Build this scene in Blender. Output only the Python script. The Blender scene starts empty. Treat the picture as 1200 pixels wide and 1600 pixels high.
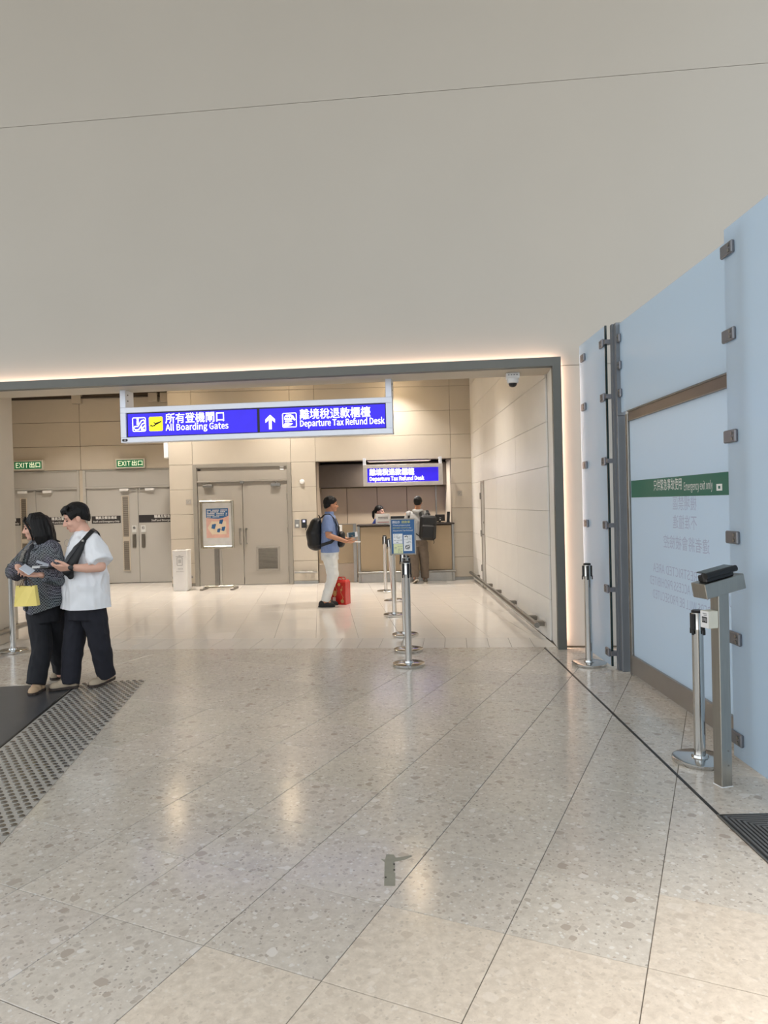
import bpy, bmesh, math, random
from math import sin, cos, radians as rad, pi
from mathutils import Vector as V, Matrix as M, noise as mnoise

random.seed(7)
S = bpy.context.scene
COL = S.collection

# ------------------------------------------------------------------ camera
_r, _p = rad(1.42), rad(0.62)
fwd = V((0, cos(_p), -sin(_p)))
rgt = V((cos(_r), 0, -sin(_r))); rgt = (rgt - fwd * rgt.dot(fwd)).normalized()
upv = rgt.cross(fwd)
cam_d = bpy.data.cameras.new('camera')
cam_d.sensor_fit = 'VERTICAL'; cam_d.sensor_height = 36.0; cam_d.lens = 36.0 * 1115 / 1600
cam_d.clip_start = 0.05; cam_d.clip_end = 300
cam = bpy.data.objects.new('camera', cam_d); COL.objects.link(cam)
mw = M.Identity(4)
for i in range(3):
    mw[i][0], mw[i][1], mw[i][2] = rgt[i], upv[i], -fwd[i]
cam.matrix_world = mw; cam.location = (0, 0, 1.6)
S.camera = cam

# ------------------------------------------------------------------ world, exposure, lights
S.view_settings.view_transform = 'Standard'; S.view_settings.look = 'None'
S.view_settings.gamma = 1.0; S.view_settings.use_curve_mapping = False
S.view_settings.exposure = 0.80
wd = bpy.data.worlds.new('sky'); S.world = wd; wd.use_nodes = True
_n = wd.node_tree.nodes; _l = wd.node_tree.links
_n['Background'].inputs['Strength'].default_value = 1.0
_tc = _n.new('ShaderNodeTexCoord'); _sp = _n.new('ShaderNodeSeparateXYZ'); _rp = _n.new('ShaderNodeValToRGB')
_l.new(_tc.outputs['Generated'], _sp.inputs[0]); _l.new(_sp.outputs['Z'], _rp.inputs[0]); _l.new(_rp.outputs[0], _n['Background'].inputs['Color'])
_rp.color_ramp.elements[0].position = 0.0; _rp.color_ramp.elements[0].color = (1.0, 1.0, .99, 1)
_rp.color_ramp.elements[1].position = 0.7; _rp.color_ramp.elements[1].color = (0.74, 0.87, 1.0, 1)
INNER_W, BOOTH_W, HALL_WARM_W, LED_STRENGTH = 40.0, 30.0, 120.0, 14.0

def area(name, loc, sx, sy, w, col, parent=None, rx=0.0):
    d = bpy.data.lights.new(name, 'AREA'); d.shape = 'RECTANGLE'; d.size = sx; d.size_y = sy; d.energy = w; d.color = col
    o = bpy.data.objects.new(name, d); o.location = loc; o.rotation_euler = (rx, 0, 0); COL.objects.link(o)
    if parent: o.parent = parent
    return o
def spot(name, loc, w, col, ang, blend, radius, parent=None, rot=(0, 0, 0)):
    d = bpy.data.lights.new(name, 'SPOT'); d.energy = w; d.color = col; d.spot_size = ang; d.spot_blend = blend; d.shadow_soft_size = radius
    o = bpy.data.objects.new(name, d); o.location = loc; o.rotation_euler = rot; COL.objects.link(o)
    if parent: o.parent = parent
    return o

# ------------------------------------------------------------------ helpers
def lin(c):
    return tuple(((x / 255) / 12.92 if x / 255 <= .04045 else ((x / 255 + .055) / 1.055) ** 2.4) for x in c) + (1,)
MATS = {}
def mat(name, rgb, rough=.5, metal=0.0, var=.06, scale=8.0, spec=.5, bump=0.0, bscale=60.0, emit=0.0, stretch=(1, 1, 1), coat=0.0):
    if name in MATS: return MATS[name]
    m = bpy.data.materials.new(name); m.use_nodes = True; nt = m.node_tree; N = nt.nodes; L = nt.links
    b = N['Principled BSDF']; c = lin(rgb)
    b.inputs['Roughness'].default_value = rough; b.inputs['Metallic'].default_value = metal
    b.inputs['Specular IOR Level'].default_value = spec; b.inputs['Coat Weight'].default_value = coat
    tc = N.new('ShaderNodeTexCoord'); mp = N.new('ShaderNodeMapping'); mp.inputs['Scale'].default_value = stretch
    L.new(tc.outputs['Object'], mp.inputs[0])
    ns = N.new('ShaderNodeTexNoise'); ns.inputs['Scale'].default_value = scale; ns.inputs['Detail'].default_value = 4
    L.new(mp.outputs[0], ns.inputs['Vector'])
    rp = N.new('ShaderNodeValToRGB'); L.new(ns.outputs['Fac'], rp.inputs[0])
    rp.color_ramp.elements[0].position = .3; rp.color_ramp.elements[1].position = .7
    rp.color_ramp.elements[0].color = tuple(x * (1 - var) for x in c[:3]) + (1,)
    rp.color_ramp.elements[1].color = tuple(min(1, x * (1 + var)) for x in c[:3]) + (1,)
    L.new(rp.outputs[0], b.inputs['Base Color'])
    if bump:
        n2 = N.new('ShaderNodeTexNoise'); n2.inputs['Scale'].default_value = bscale; n2.inputs['Detail'].default_value = 3
        L.new(mp.outputs[0], n2.inputs['Vector'])
        bp = N.new('ShaderNodeBump'); bp.inputs['Strength'].default_value = bump; bp.inputs['Distance'].default_value = .01
        L.new(n2.outputs['Fac'], bp.inputs['Height']); L.new(bp.outputs[0], b.inputs['Normal'])
    if emit:
        L.new(rp.outputs[0], b.inputs['Emission Color']); b.inputs['Emission Strength'].default_value = emit
    MATS[name] = m
    return m

class MB:
    """collects simple solids and links them as one mesh object"""
    def __init__(s): s.v = []; s.f = []; s.sm = []
    def add(s, vs, fs, smooth=False):
        o = len(s.v); s.v += [tuple(p) for p in vs]; s.f += [tuple(i + o for i in f) for f in fs]; s.sm += [smooth] * len(fs); return s
    def box(s, x0, x1, y0, y1, z0, z1, mtx=None):
        vs = [V((x, y, z)) for z in (z0, z1) for y in (y0, y1) for x in (x0, x1)]
        if mtx: vs = [mtx @ p for p in vs]
        return s.add(vs, [(0, 2, 3, 1), (4, 5, 7, 6), (0, 1, 5, 4), (2, 6, 7, 3), (0, 4, 6, 2), (1, 3, 7, 5)])
    def bbox(s, x0, x1, y0, y1, z0, z1, b=.006, mtx=None):
        """box with chamfered edges"""
        vs = []; 
        for z, ins in ((z0, b), (z0 + b, 0), (z1 - b, 0), (z1, b)):
            i2 = ins
            vs += [V((x0 + b + i2 * .0 if i2 == 0 else x0 + b, y0 + i2, z)), V((x1 - b, y0 + i2, z)), V((x1 - i2, y0 + b, z)), V((x1 - i2, y1 - b, z)),
                   V((x1 - b, y1 - i2, z)), V((x0 + b, y1 - i2, z)), V((x0 + i2, y1 - b, z)), V((x0 + i2, y0 + b, z))]
        if mtx: vs = [mtx @ p for p in vs]
        fs = [tuple(range(7, -1, -1)), tuple(range(24, 32))]
        for k in range(3):
            for i in range(8):
                j = (i + 1) % 8; fs.append((k * 8 + i, k * 8 + j, k * 8 + 8 + j, k * 8 + 8 + i))
        return s.add(vs, fs)
    def lathe(s, prof, c=(0, 0, 0), seg=24, mtx=None):
        c = V(c); vs = []; fs = []; n = len(prof)
        for r, z in prof:
            for i in range(seg):
                a = 2 * pi * i / seg; vs.append(V((r * cos(a), r * sin(a), z)) + c)
        if mtx: vs = [mtx @ p for p in vs]
        for k in range(n - 1):
            for i in range(seg):
                j = (i + 1) % seg; fs.append((k * seg + i, k * seg + j, (k + 1) * seg + j, (k + 1) * seg + i))
        s.add(vs, fs, True)
        return s.add([vs[i] for i in range(seg)], [tuple(range(seg - 1, -1, -1))]).add([vs[(n - 1) * seg + i] for i in range(seg)], [tuple(range(seg))])
    def tube(s, pts, r, seg=10, cap=True):
        pts = [V(p) for p in pts]; vs = []; fs = []; n = len(pts); ref = None
        for k, p in enumerate(pts):
            t = ((pts[k + 1] if k < n - 1 else p) - (pts[k - 1] if k else p)).normalized()
            if ref is None: ref = t.orthogonal().normalized()
            ref = (ref - t * ref.dot(t)).normalized(); bn = t.cross(ref)
            rr = r[k] if isinstance(r, (list, tuple)) else r
            for i in range(seg):
                a = 2 * pi * i / seg; vs.append(p + (ref * cos(a) + bn * sin(a)) * rr)
        for k in range(n - 1):
            for i in range(seg):
                j = (i + 1) % seg; fs.append((k * seg + i, k * seg + j, (k + 1) * seg + j, (k + 1) * seg + i))
        s.add(vs, fs, True)
        if cap: s.add(vs[:seg], [tuple(range(seg - 1, -1, -1))]); s.add(vs[-seg:], [tuple(range(seg))])
        return s
    def strip(s, pts, wdir, w, th):
        """flat band of width w (along wdir) and thickness th following pts"""
        pts = [V(p) for p in pts]; n = len(pts); vs = []; fs = []
        for k, p in enumerate(pts):
            t = ((pts[k + 1] if k < n - 1 else p) - (pts[k - 1] if k else p)).normalized()
            wd_ = V(wdir[k] if isinstance(wdir, list) else wdir); wd_ = (wd_ - t * wd_.dot(t)).normalized(); nn = t.cross(wd_)
            ww = w[k] if isinstance(w, list) else w
            for a, b in ((-1, -1), (1, -1), (1, 1), (-1, 1)): vs.append(p + wd_ * a * ww / 2 + nn * b * th / 2)
        for k in range(n - 1):
            for i in range(4):
                j = (i + 1) % 4; fs.append((k * 4 + i, k * 4 + j, k * 4 + 4 + j, k * 4 + 4 + i))
        fs += [(3, 2, 1, 0), tuple(range(4 * n - 4, 4 * n))]
        return s.add(vs, fs)
    def prism(s, poly, y0, y1):
        """outline in x,z pushed from y0 to y1"""
        n = len(poly); vs = [V((x, y0, z)) for x, z in poly] + [V((x, y1, z)) for x, z in poly]
        fs = [tuple(range(n)), tuple(range(2 * n - 1, n - 1, -1))] + [(i, i + n, (i + 1) % n + n, (i + 1) % n) for i in range(n)]
        return s.add(vs, fs)
    def slab(s, poly, z0, z1):
        n = len(poly); vs = [V((x, y, z0)) for x, y in poly] + [V((x, y, z1)) for x, y in poly]
        fs = [tuple(range(n - 1, -1, -1)), tuple(range(n, 2 * n))] + [(i, (i + 1) % n, (i + 1) % n + n, i + n) for i in range(n)]
        return s.add(vs, fs)
    def ell(s, c, r, seg=14, rings=9, mtx=None):
        c = V(c); vs = []; fs = []
        for k in range(rings + 1):
            t = pi * k / rings
            for i in range(seg):
                a = 2 * pi * i / seg; p = V((r[0] * sin(t) * cos(a), r[1] * sin(t) * sin(a), -r[2] * cos(t)))
                vs.append((mtx @ p if mtx else p) + c)
        for k in range(rings):
            for i in range(seg):
                j = (i + 1) % seg; fs.append((k * seg + i, k * seg + j, (k + 1) * seg + j, (k + 1) * seg + i))
        return s.add(vs, fs, True)
    def mesh(s, name, m, fix=True):
        me = bpy.data.meshes.new(name); me.from_pydata(s.v, [], s.f)
        if fix:
            bm = bmesh.new(); bm.from_mesh(me); bmesh.ops.remove_doubles(bm, verts=bm.verts, dist=1e-6) if any(s.sm) else None
            bmesh.ops.recalc_face_normals(bm, faces=bm.faces); bm.to_mesh(me); bm.free()
        if any(s.sm):
            for p in me.polygons: p.use_smooth = True
            try: me.set_sharp_from_angle(angle=rad(38))
            except Exception: pass
        me.materials.append(m); return me
    def build(s, name, m, parent=None, loc=None, rotz=0, **kw):
        o = bpy.data.objects.new(name, s.mesh(name, m)); COL.objects.link(o)
        if parent: o.parent = parent
        if loc: o.location = loc
        o.rotation_euler.z = rotz
        for k, v in kw.items(): o[k] = v
        return o

def tag(o, label=None, cat=None, group=None, kind=None):
    if label: o['label'] = label
    if cat: o['category'] = cat
    if group: o['group'] = group
    if kind: o['kind'] = kind
    return o
def empty(name, loc=(0, 0, 0), rotz=0, label=None, cat=None, group=None, kind=None):
    o = bpy.data.objects.new(name, None); o.location = loc; o.rotation_euler.z = rotz; o.empty_display_size = .1
    COL.objects.link(o); return tag(o, label, cat, group, kind)
def copy_tree(o, parent=None):
    c = o.copy(); COL.objects.link(c)
    if parent: c.parent = parent
    for ch in list(o.children): copy_tree(ch, c)
    return c

FONT = None
try:
    FONT = bpy.data.fonts.load(bpy.utils.resource_path('LOCAL') + '/datafiles/fonts/Noto Sans CJK Regular.woff2')   # the sans face that ships with Blender
except Exception:
    FONT = None
_HREF = {}
def _glyph_height(ch):
    if ch not in _HREF:
        cu = bpy.data.curves.new('t', 'FONT'); cu.body = ch
        if FONT: cu.font = FONT
        t = bpy.data.objects.new('t', cu); COL.objects.link(t); bpy.context.view_layer.update(); _HREF[ch] = t.dimensions.y or .72
        bpy.data.objects.remove(t); bpy.data.curves.remove(cu)
    return _HREF[ch]
def text(s, m, parent, x, y, z, h=None, w=None, align='C', bold=0.0, name='lettering', mirror=False, sx=1.0):
    """flat lettering in the local x,z plane, facing -y; h = cap height, w = width limit"""
    cu = bpy.data.curves.new('t', 'FONT'); cu.body = s; cu.size = 1.0; cu.resolution_u = 2
    if FONT: cu.font = FONT
    t = bpy.data.objects.new('t', cu); COL.objects.link(t)
    dg = bpy.context.evaluated_depsgraph_get(); me = bpy.data.meshes.new_from_object(t.evaluated_get(dg))
    bpy.data.objects.remove(t); bpy.data.curves.remove(cu)
    xs = [v.co.x for v in me.vertices]; ys = [v.co.y for v in me.vertices]
    if not xs: return None
    x0, x1, y0, y1 = min(xs), max(xs), min(ys), max(ys)
    k = h / _glyph_height('H' if s.isascii() else '國') if h else w / (x1 - x0)
    kx = (w / (x1 - x0)) if (h and w) else k * sx
    ox = {'C': (x0 + x1) / 2, 'L': x0, 'R': x1}[align]
    for v in me.vertices:
        X = (v.co.x - ox) * kx * (-1 if mirror else 1)
        v.co = V((x + X, y, z + (v.co.y if s.isascii() else v.co.y - y0) * k))
    if bold:          # heavier strokes: the same outlines again, shifted by a stroke's fraction
        vs = [v.co.copy() for v in me.vertices]; fs = [tuple(p.vertices) for p in me.polygons]; d = bold * k * _glyph_height('H' if s.isascii() else '國'); mb = MB()
        for i, (a, c) in enumerate(((0, 0), (d, 0), (-d, 0), (0, d), (0, -d), (d * .7, d * .7), (-d * .7, -d * .7), (d * .7, -d * .7), (-d * .7, d * .7))): mb.add([p + V((a, -i * 1e-5, c)) for p in vs], fs)
        bpy.data.meshes.remove(me); me = bpy.data.meshes.new(name); me.from_pydata(mb.v, [], mb.f)
    me.materials.clear(); me.materials.append(m); me.name = name
    o = bpy.data.objects.new(name, me); COL.objects.link(o); o.parent = parent
    return o

# ------------------------------------------------------------------ special materials
def terrazzo():
    m = bpy.data.materials.new('terrazzo'); m.use_nodes = True; nt = m.node_tree; N = nt.nodes; L = nt.links
    b = N['Principled BSDF']
    geo = N.new('ShaderNodeNewGeometry'); oi = N.new('ShaderNodeObjectInfo')
    mul = N.new('ShaderNodeMath'); mul.operation = 'MULTIPLY'; mul.inputs[1].default_value = 53.0; L.new(oi.outputs['Random'], mul.inputs[0])
    va = N.new('ShaderNodeVectorMath'); va.operation = 'ADD'; L.new(geo.outputs['Position'], va.inputs[0]); L.new(mul.outputs[0], va.inputs[1])
    dn = N.new('ShaderNodeTexNoise'); dn.inputs['Scale'].default_value = 9; dn.inputs['Detail'].default_value = 3; L.new(va.outputs[0], dn.inputs['Vector'])
    ds = N.new('ShaderNodeVectorMath'); ds.operation = 'SCALE'; ds.inputs['Scale'].default_value = .05; L.new(dn.outputs['Color'], ds.inputs[0])
    pv = N.new('ShaderNodeVectorMath'); pv.operation = 'ADD'; L.new(va.outputs[0], pv.inputs[0]); L.new(ds.outputs[0], pv.inputs[1])
    fine = N.new('ShaderNodeTexNoise'); fine.inputs['Scale'].default_value = 26; fine.inputs['Detail'].default_value = 6; fine.inputs['Roughness'].default_value = .7
    L.new(pv.outputs[0], fine.inputs['Vector'])
    r0 = N.new('ShaderNodeValToRGB'); L.new(fine.outputs['Fac'], r0.inputs[0])
    r0.color_ramp.elements[0].position = .32; r0.color_ramp.elements[1].position = .68
    r0.color_ramp.elements[0].color = lin((197, 188, 177)); r0.color_ramp.elements[1].color = lin((219, 211, 200))
    cur = r0.outputs[0]
    def chips(scale, frac, size, cols, cur, seed):
        mp = N.new('ShaderNodeMapping'); mp.inputs['Location'].default_value = (seed, seed * 2, seed * .3); L.new(pv.outputs[0], mp.inputs[0])
        vo = N.new('ShaderNodeTexVoronoi'); vo.inputs['Scale'].default_value = scale; vo.distance = 'MINKOWSKI'; vo.inputs['Exponent'].default_value = 1.35
        L.new(mp.outputs[0], vo.inputs['Vector'])
        sp = N.new('ShaderNodeSeparateColor'); L.new(vo.outputs['Color'], sp.inputs[0])
        sz = N.new('ShaderNodeMapRange'); sz.inputs['From Min'].default_value = 1 - frac; sz.inputs['From Max'].default_value = 1
        sz.inputs['To Min'].default_value = 0.0; sz.inputs['To Max'].default_value = size; L.new(sp.outputs[0], sz.inputs[0])
        lt = N.new('ShaderNodeMath'); lt.operation = 'SUBTRACT'; L.new(sz.outputs[0], lt.inputs[0]); L.new(vo.outputs['Distance'], lt.inputs[1])
        ed = N.new('ShaderNodeMapRange'); ed.inputs['From Min'].default_value = 0; ed.inputs['From Max'].default_value = .05; L.new(lt.outputs[0], ed.inputs[0])
        al = N.new('ShaderNodeMath'); al.operation = 'MULTIPLY'; L.new(ed.outputs[0], al.inputs[0]); L.new(oi.outputs['Alpha'], al.inputs[1])
        rc = N.new('ShaderNodeValToRGB'); rc.color_ramp.interpolation = 'CONSTANT'; L.new(sp.outputs[1], rc.inputs[0])
        e = rc.color_ramp.elements
        while len(e) < len(cols): e.new(.5)
        for i, c in enumerate(cols): e[i].position = i / len(cols); e[i].color = lin(c)
        mx = N.new('ShaderNodeMix'); mx.data_type = 'RGBA'
        L.new(al.outputs[0], mx.inputs[0]); L.new(cur, mx.inputs[6]); L.new(rc.outputs[0], mx.inputs[7])
        return mx.outputs[2]
    cur = chips(60, .75, .55, [(172, 164, 155), (216, 212, 206), (188, 176, 164), (222, 218, 212)], cur, 3.1)
    cur = chips(34, .70, .58, [(184, 174, 163), (224, 219, 212), (192, 183, 173), (200, 190, 179)], cur, 7.7)
    cur = chips(17, .40, .56, [(182, 170, 158), (188, 177, 166), (224, 218, 211), (190, 180, 169)], cur, 1.3)
    tint = N.new('ShaderNodeMix'); tint.data_type = 'RGBA'; tint.blend_type = 'MULTIPLY'; tint.inputs[0].default_value = 1
    L.new(cur, tint.inputs[6]); L.new(oi.outputs['Color'], tint.inputs[7])
    L.new(tint.outputs[2], b.inputs['Base Color'])
    rn = N.new('ShaderNodeMapRange'); rn.inputs['To Min'].default_value = .10; rn.inputs['To Max'].default_value = .24; L.new(fine.outputs['Fac'], rn.inputs[0])
    L.new(rn.outputs[0], b.inputs['Roughness']); b.inputs['Specular IOR Level'].default_value = .5
    return m
TERR = terrazzo()

def frosted(name, rgb, k_trans=.5, rough=.25):
    m = bpy.data.materials.new(name); m.use_nodes = True; nt = m.node_tree; N = nt.nodes; L = nt.links
    for n in list(N):
        if n.type != 'OUTPUT_MATERIAL': N.remove(n)
    out = [n for n in N if n.type == 'OUTPUT_MATERIAL'][0]
    c = lin(rgb)
    tr = N.new('ShaderNodeBsdfTranslucent'); tr.inputs[0].default_value = c
    df = N.new('ShaderNodeBsdfDiffuse'); df.inputs[0].default_value = c
    gl = N.new('ShaderNodeBsdfGlossy'); gl.inputs['Roughness'].default_value = rough
    ns = N.new('ShaderNodeTexNoise'); ns.inputs['Scale'].default_value = 1.2; tc = N.new('ShaderNodeTexCoord'); L.new(tc.outputs['Object'], ns.inputs['Vector'])
    mr = N.new('ShaderNodeMapRange'); mr.inputs['To Min'].default_value = k_trans - .05; mr.inputs['To Max'].default_value = k_trans + .05; L.new(ns.outputs['Fac'], mr.inputs[0])
    m1 = N.new('ShaderNodeMixShader'); L.new(mr.outputs[0], m1.inputs[0]); L.new(df.outputs[0], m1.inputs[1]); L.new(tr.outputs[0], m1.inputs[2])
    fr = N.new('ShaderNodeFresnel'); fr.inputs[0].default_value = 1.45
    fm = N.new('ShaderNodeMath'); fm.operation = 'MULTIPLY'; fm.inputs[1].default_value = .7; L.new(fr.outputs[0], fm.inputs[0])
    m2 = N.new('ShaderNodeMixShader'); L.new(fm.outputs[0], m2.inputs[0]); L.new(m1.outputs[0], m2.inputs[1]); L.new(gl.outputs[0], m2.inputs[2])
    L.new(m2.outputs[0], out.inputs[0]); return m

WALL = mat('plaster_beige', (196, 186, 170), .62, var=.02, scale=1.5)
HALLW = mat('hall_wall_paint', (184, 179, 170), .55, var=.015, scale=.8)
INW = mat('inner_cladding', (198, 189, 174), .5, var=.025, scale=2.5)
INW_DAYLIT = mat('inner_cladding_daylit', (230, 228, 223), .45, var=.02, scale=2.5)  # inner cladding again, whitened: hall daylight on the right wall put into its colour
JOINT = mat('joint_dark', (120, 108, 92), .8)
GROUT = mat('grout', (104, 97, 88), .8)
FRAME = mat('portal_metal', (98, 99, 95), .42, .35, var=.03)
STEEL = mat('brushed_steel', (188, 188, 186), .22, 1.0, var=.05, scale=14, stretch=(8, 8, .6))
STEELD = mat('dull_steel', (150, 148, 143), .36, 1.0, var=.05, scale=10)
CLAMPM = mat('clamp_metal', (128, 130, 136), .4, .8, var=.04)
BLACK = mat('black_plastic', (22, 22, 24), .4, var=.1)
DOORG = mat('door_grey', (168, 162, 152), .45, var=.02, scale=2)
DOORG2 = mat('door_grey_exit', (184, 182, 177), .45, var=.02, scale=2)
WHITE = mat('white_plastic', (236, 236, 236), .4, var=.02)
ALUW = mat('sign_aluminium', (228, 233, 244), .35, .25, var=.02)
LED = mat('led_strip_light', (255, 216, 192), .5, var=0, emit=LED_STRENGTH)
SIGNB = mat('sign_blue_lit', (42, 22, 204), .4, var=.03, emit=.5)
SIGNW = mat('sign_white_lit', (255, 255, 255), .4, var=0, emit=1.0)
SIGNY = mat('sign_yellow_lit', (255, 238, 20), .4, var=0, emit=.8)
TXTW = mat('print_white', (235, 235, 232), .6, var=0)
TXTK = mat('print_black', (40, 40, 44), .6, var=0)
TXTG = mat('print_grey', (150, 150, 152), .6, var=0)

# ================================================================== SETTING
OP_P, OP_R = V((1.93, 7.70, 0)), -rad(6)       # opening plane: origin at the right outer corner, x to the right
def panel_obj(name, x0, x1, z0, z1, m, parent, th=.02, gap=.004, y=0.0):
    b = MB(); b.bbox(x0 + gap, x1 - gap, y, y + th, z0 + gap, z1 - gap, .003); return b.build(name, m, parent)
def cells(us, vs, holes):
    for u0, u1 in zip(us, us[1:]):
        for v0, v1 in zip(vs, vs[1:]):
            if not any(h[0] < u1 - .01 and h[1] > u0 + .01 and h[2] < v1 - .01 and h[3] > v0 + .01 for h in holes): yield u0, u1, v0, v1

# ---- floors
def clip(poly, p, n):
    out = []
    for i, a in enumerate(poly):
        b = poly[(i + 1) % len(poly)]; da = (a[0] - p[0]) * n[0] + (a[1] - p[1]) * n[1]; db = (b[0] - p[0]) * n[0] + (b[1] - p[1]) * n[1]
        if da >= 0: out.append(a)
        if (da >= 0) != (db >= 0):
            t = da / (da - db); out.append((a[0] + (b[0] - a[0]) * t, a[1] + (b[1] - a[1]) * t))
    return out
def parea(p): return abs(sum(p[i][0] * p[(i + 1) % len(p)][1] - p[(i + 1) % len(p)][0] * p[i][1] for i in range(len(p)))) / 2 if len(p) > 2 else 0
def tile_mesh(poly, m, th=.012, bev=.0016):
    n = len(poly); cx = sum(p[0] for p in poly) / n; cy = sum(p[1] for p in poly) / n
    def ins(d):
        r = []
        for x, y in poly:
            l = math.hypot(x - cx, y - cy); k = max(0, 1 - d * 1.4 / max(l, .02)); r.append((cx + (x - cx) * k, cy + (y - cy) * k))
        return r
    a, b = poly, ins(bev); vs = [(x, y, -th) for x, y in a] + [(x, y, -bev) for x, y in a] + [(x, y, 0) for x, y in b]
    fs = [tuple(range(2 * n, 3 * n))]
    for k in (0, 1):
        fs += [(k * n + i, k * n + (i + 1) % n, k * n + n + (i + 1) % n, k * n + n + i) for i in range(n)]
    return MB().add(vs, fs).mesh('tile', m)
def lay(parent, origin, a, b, la, lb, ir, jr, halfplanes, m, gap=.0016, tint=None):
    full = None; n = 0
    for i in ir:
        for j in jr:
            o = (origin[0] + a[0] * la * i + b[0] * lb * j, origin[1] + a[1] * la * i + b[1] * lb * j)
            loc = [(gap, gap), (la - gap, gap), (la - gap, lb - gap), (gap, lb - gap)]
            w = [(o[0] + a[0] * s + b[0] * t, o[1] + a[1] * s + b[1] * t) for s, t in loc]
            if a[0] * b[1] - a[1] * b[0] < 0: w = w[::-1]
            c = w
            for p, nn in halfplanes: c = clip(c, p, nn) if len(c) > 2 else []
            if len(c) < 3 or parea(c) < .004: continue
            ctr = (sum(p[0] for p in w) / 4, sum(p[1] for p in w) / 4)
            if abs(parea(c) - parea(w)) < 1e-6:
                if full is None: full = tile_mesh([(x - ctr[0], y - ctr[1]) for x, y in w], m)
                me = full
            else: me = tile_mesh([(x - ctr[0], y - ctr[1]) for x, y in c], m)
            t = bpy.data.objects.new('tile', me); COL.objects.link(t); t.parent = parent; t.location = (ctr[0], ctr[1], random.uniform(-.0006, 0))
            t.color = tint(ctr) if tint else (1, 1, 1, 1); n += 1
    return n
FL = MB().box(-5.6, 3.2, .6, 16.2, -.2, -.004).build('floor', GROUT, kind='structure')
N1 = (1.708, 7.767); SL = (-.0965, -.9953)     # near edge of the pale strip (normal towards the hall)
a_, b_ = (sin(rad(25.2)), cos(rad(25.2))), (cos(rad(25.2)), -sin(rad(25.2)))
CREAM = [(-.05, 2.30), (.55, 2.06), (1.16, 2.62), (.97, 2.16), (1.42, 2.37), (-.66, 2.37), (.3, 1.6), (1.6, 2.1)]
def hall_tint(c):
    k = random.uniform(.94, 1.03)
    for p in CREAM:
        if math.hypot(c[0] - p[0], c[1] - p[1]) < .27: return (1.09, 1.04, .98, .45)
    return (k, k * random.uniform(.985, 1.0), k * random.uniform(.965, .99), 1.0)
def hyp(p, n): return (p, n)
lay(FL, (-.039, 2.838), a_, b_, .497, .497, range(-14, 18), range(-14, 14),
    [(N1, SL), ((-4.9, 0), (1, 0)), ((2.75, 0), (-1, 0)), ((0, .95), (0, 1))], TERR, tint=hall_tint)
# pale strip under the soffit
STRIPM = mat('strip_stone', (224, 219, 212), .16, var=.03, scale=5)
FL2 = MB().box(-5.5, 1.95, 7.6, 9.4, -.19, -.0045).build('floor.001', GROUT, kind='structure')
fa = (cos(rad(6.2)), -sin(rad(6.2))); fb = (sin(rad(5.4)), cos(rad(5.4)))
F1 = (1.80, 8.31)
lay(FL2, (1.84, 7.62), fa, fb, .245, 1.2, range(-31, 1), range(0, 1), [(N1, (.0965, .9953)), (F1, (-.117, -.993)), ((1.845, 0), (-1, 0))], STRIPM, gap=.0015)
# polished floor of the inner room
PORC = mat('polished_porcelain', (232, 225, 216), .09, var=.02, scale=3)
FL3 = MB().box(-9, 1.95, 8.2, 16.5, -.185, -.005).build('floor.002', mat('grout_pale', (150, 140, 126), .8), kind='structure')
ga = (cos(rad(5.1)), sin(rad(5.1))); gb = (-sin(rad(5.1)), cos(rad(5.1)))
lay(FL3, (1.70, 8.62), ga, gb, .51, .86, range(-22, 3), range(-2, 10), [(F1, (.117, .993)), ((1.85, 0), (-1, 0)), ((0, 15.72), (0, -1)), ((-8.9, 0), (1, 0))], PORC, gap=.0012,
    tint=lambda c: (random.uniform(.97, 1.0),) * 3 + (1,))
# floor outside the tiled field
OUTF = mat('outer_floor', (196, 188, 176), .3, var=.04, scale=2)
for k, (x0, x1, y0, y1) in enumerate([(-24, -5.0, -22, 8.2), (2.76, 24, -22, 7.4), (-5.0, 2.76, -22, .94)]):
    MB().box(x0, x1, y0, y1, -.18, -.001).build('floor.%03d' % (k + 3), OUTF, kind='structure')
# dark movement joint across the hall floor
MB().box(-.009, .009, 0, 4.18, -.01, .0015).box(-.004, .004, 0, 4.18, -.01, .0025).build('trim_1', mat('joint_strip', (52, 50, 48), .4, .5), loc=(1.640, 3.55, 0), rotz=-rad(.9), kind='structure')

# ---- big hall wall with the opening (local frame: x along the wall, y away from the viewer)
W = empty('wall_front', OP_P, OP_R, kind='structure')
TH = .43; ZT = 9.0
b = MB(); b.box(-12, 0, .02, TH, 3.06, ZT).box(-.06, 5.2, .02, TH, 0, ZT).box(-12, -7.4, .02, TH, 0, 3.06)
b.build('wall_core', JOINT, W)
for x0, x1, z0, z1 in [(-12, 0, 3.045, 6.09), (0, 5.2, 3.045, 6.09), (-12, 0, 6.09, ZT), (0, 5.2, 6.09, ZT), (0, .335, .02, 3.045), (.335, 5.2, .02, 3.045), (-12, -7.4, 0, 3.045)]:
    # the wide panels meet without a visible joint across the portal's corner
    g = .0025
    MB().box(x0 + (g if x0 == .335 else 0), x1 - (g if x1 == .335 else 0), 0, .02, z0 + g, z1 - g).build('wall_panel', HALLW, W)
MB().box(-7.4, -.085, .0, TH + .02, 3.028, 3.058).build('soffit_panel', WALL, W)
MB().box(-.088, -.06, 0, TH + .02, 0, 3.03).build('reveal_panel', INW_DAYLIT, W)
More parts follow.
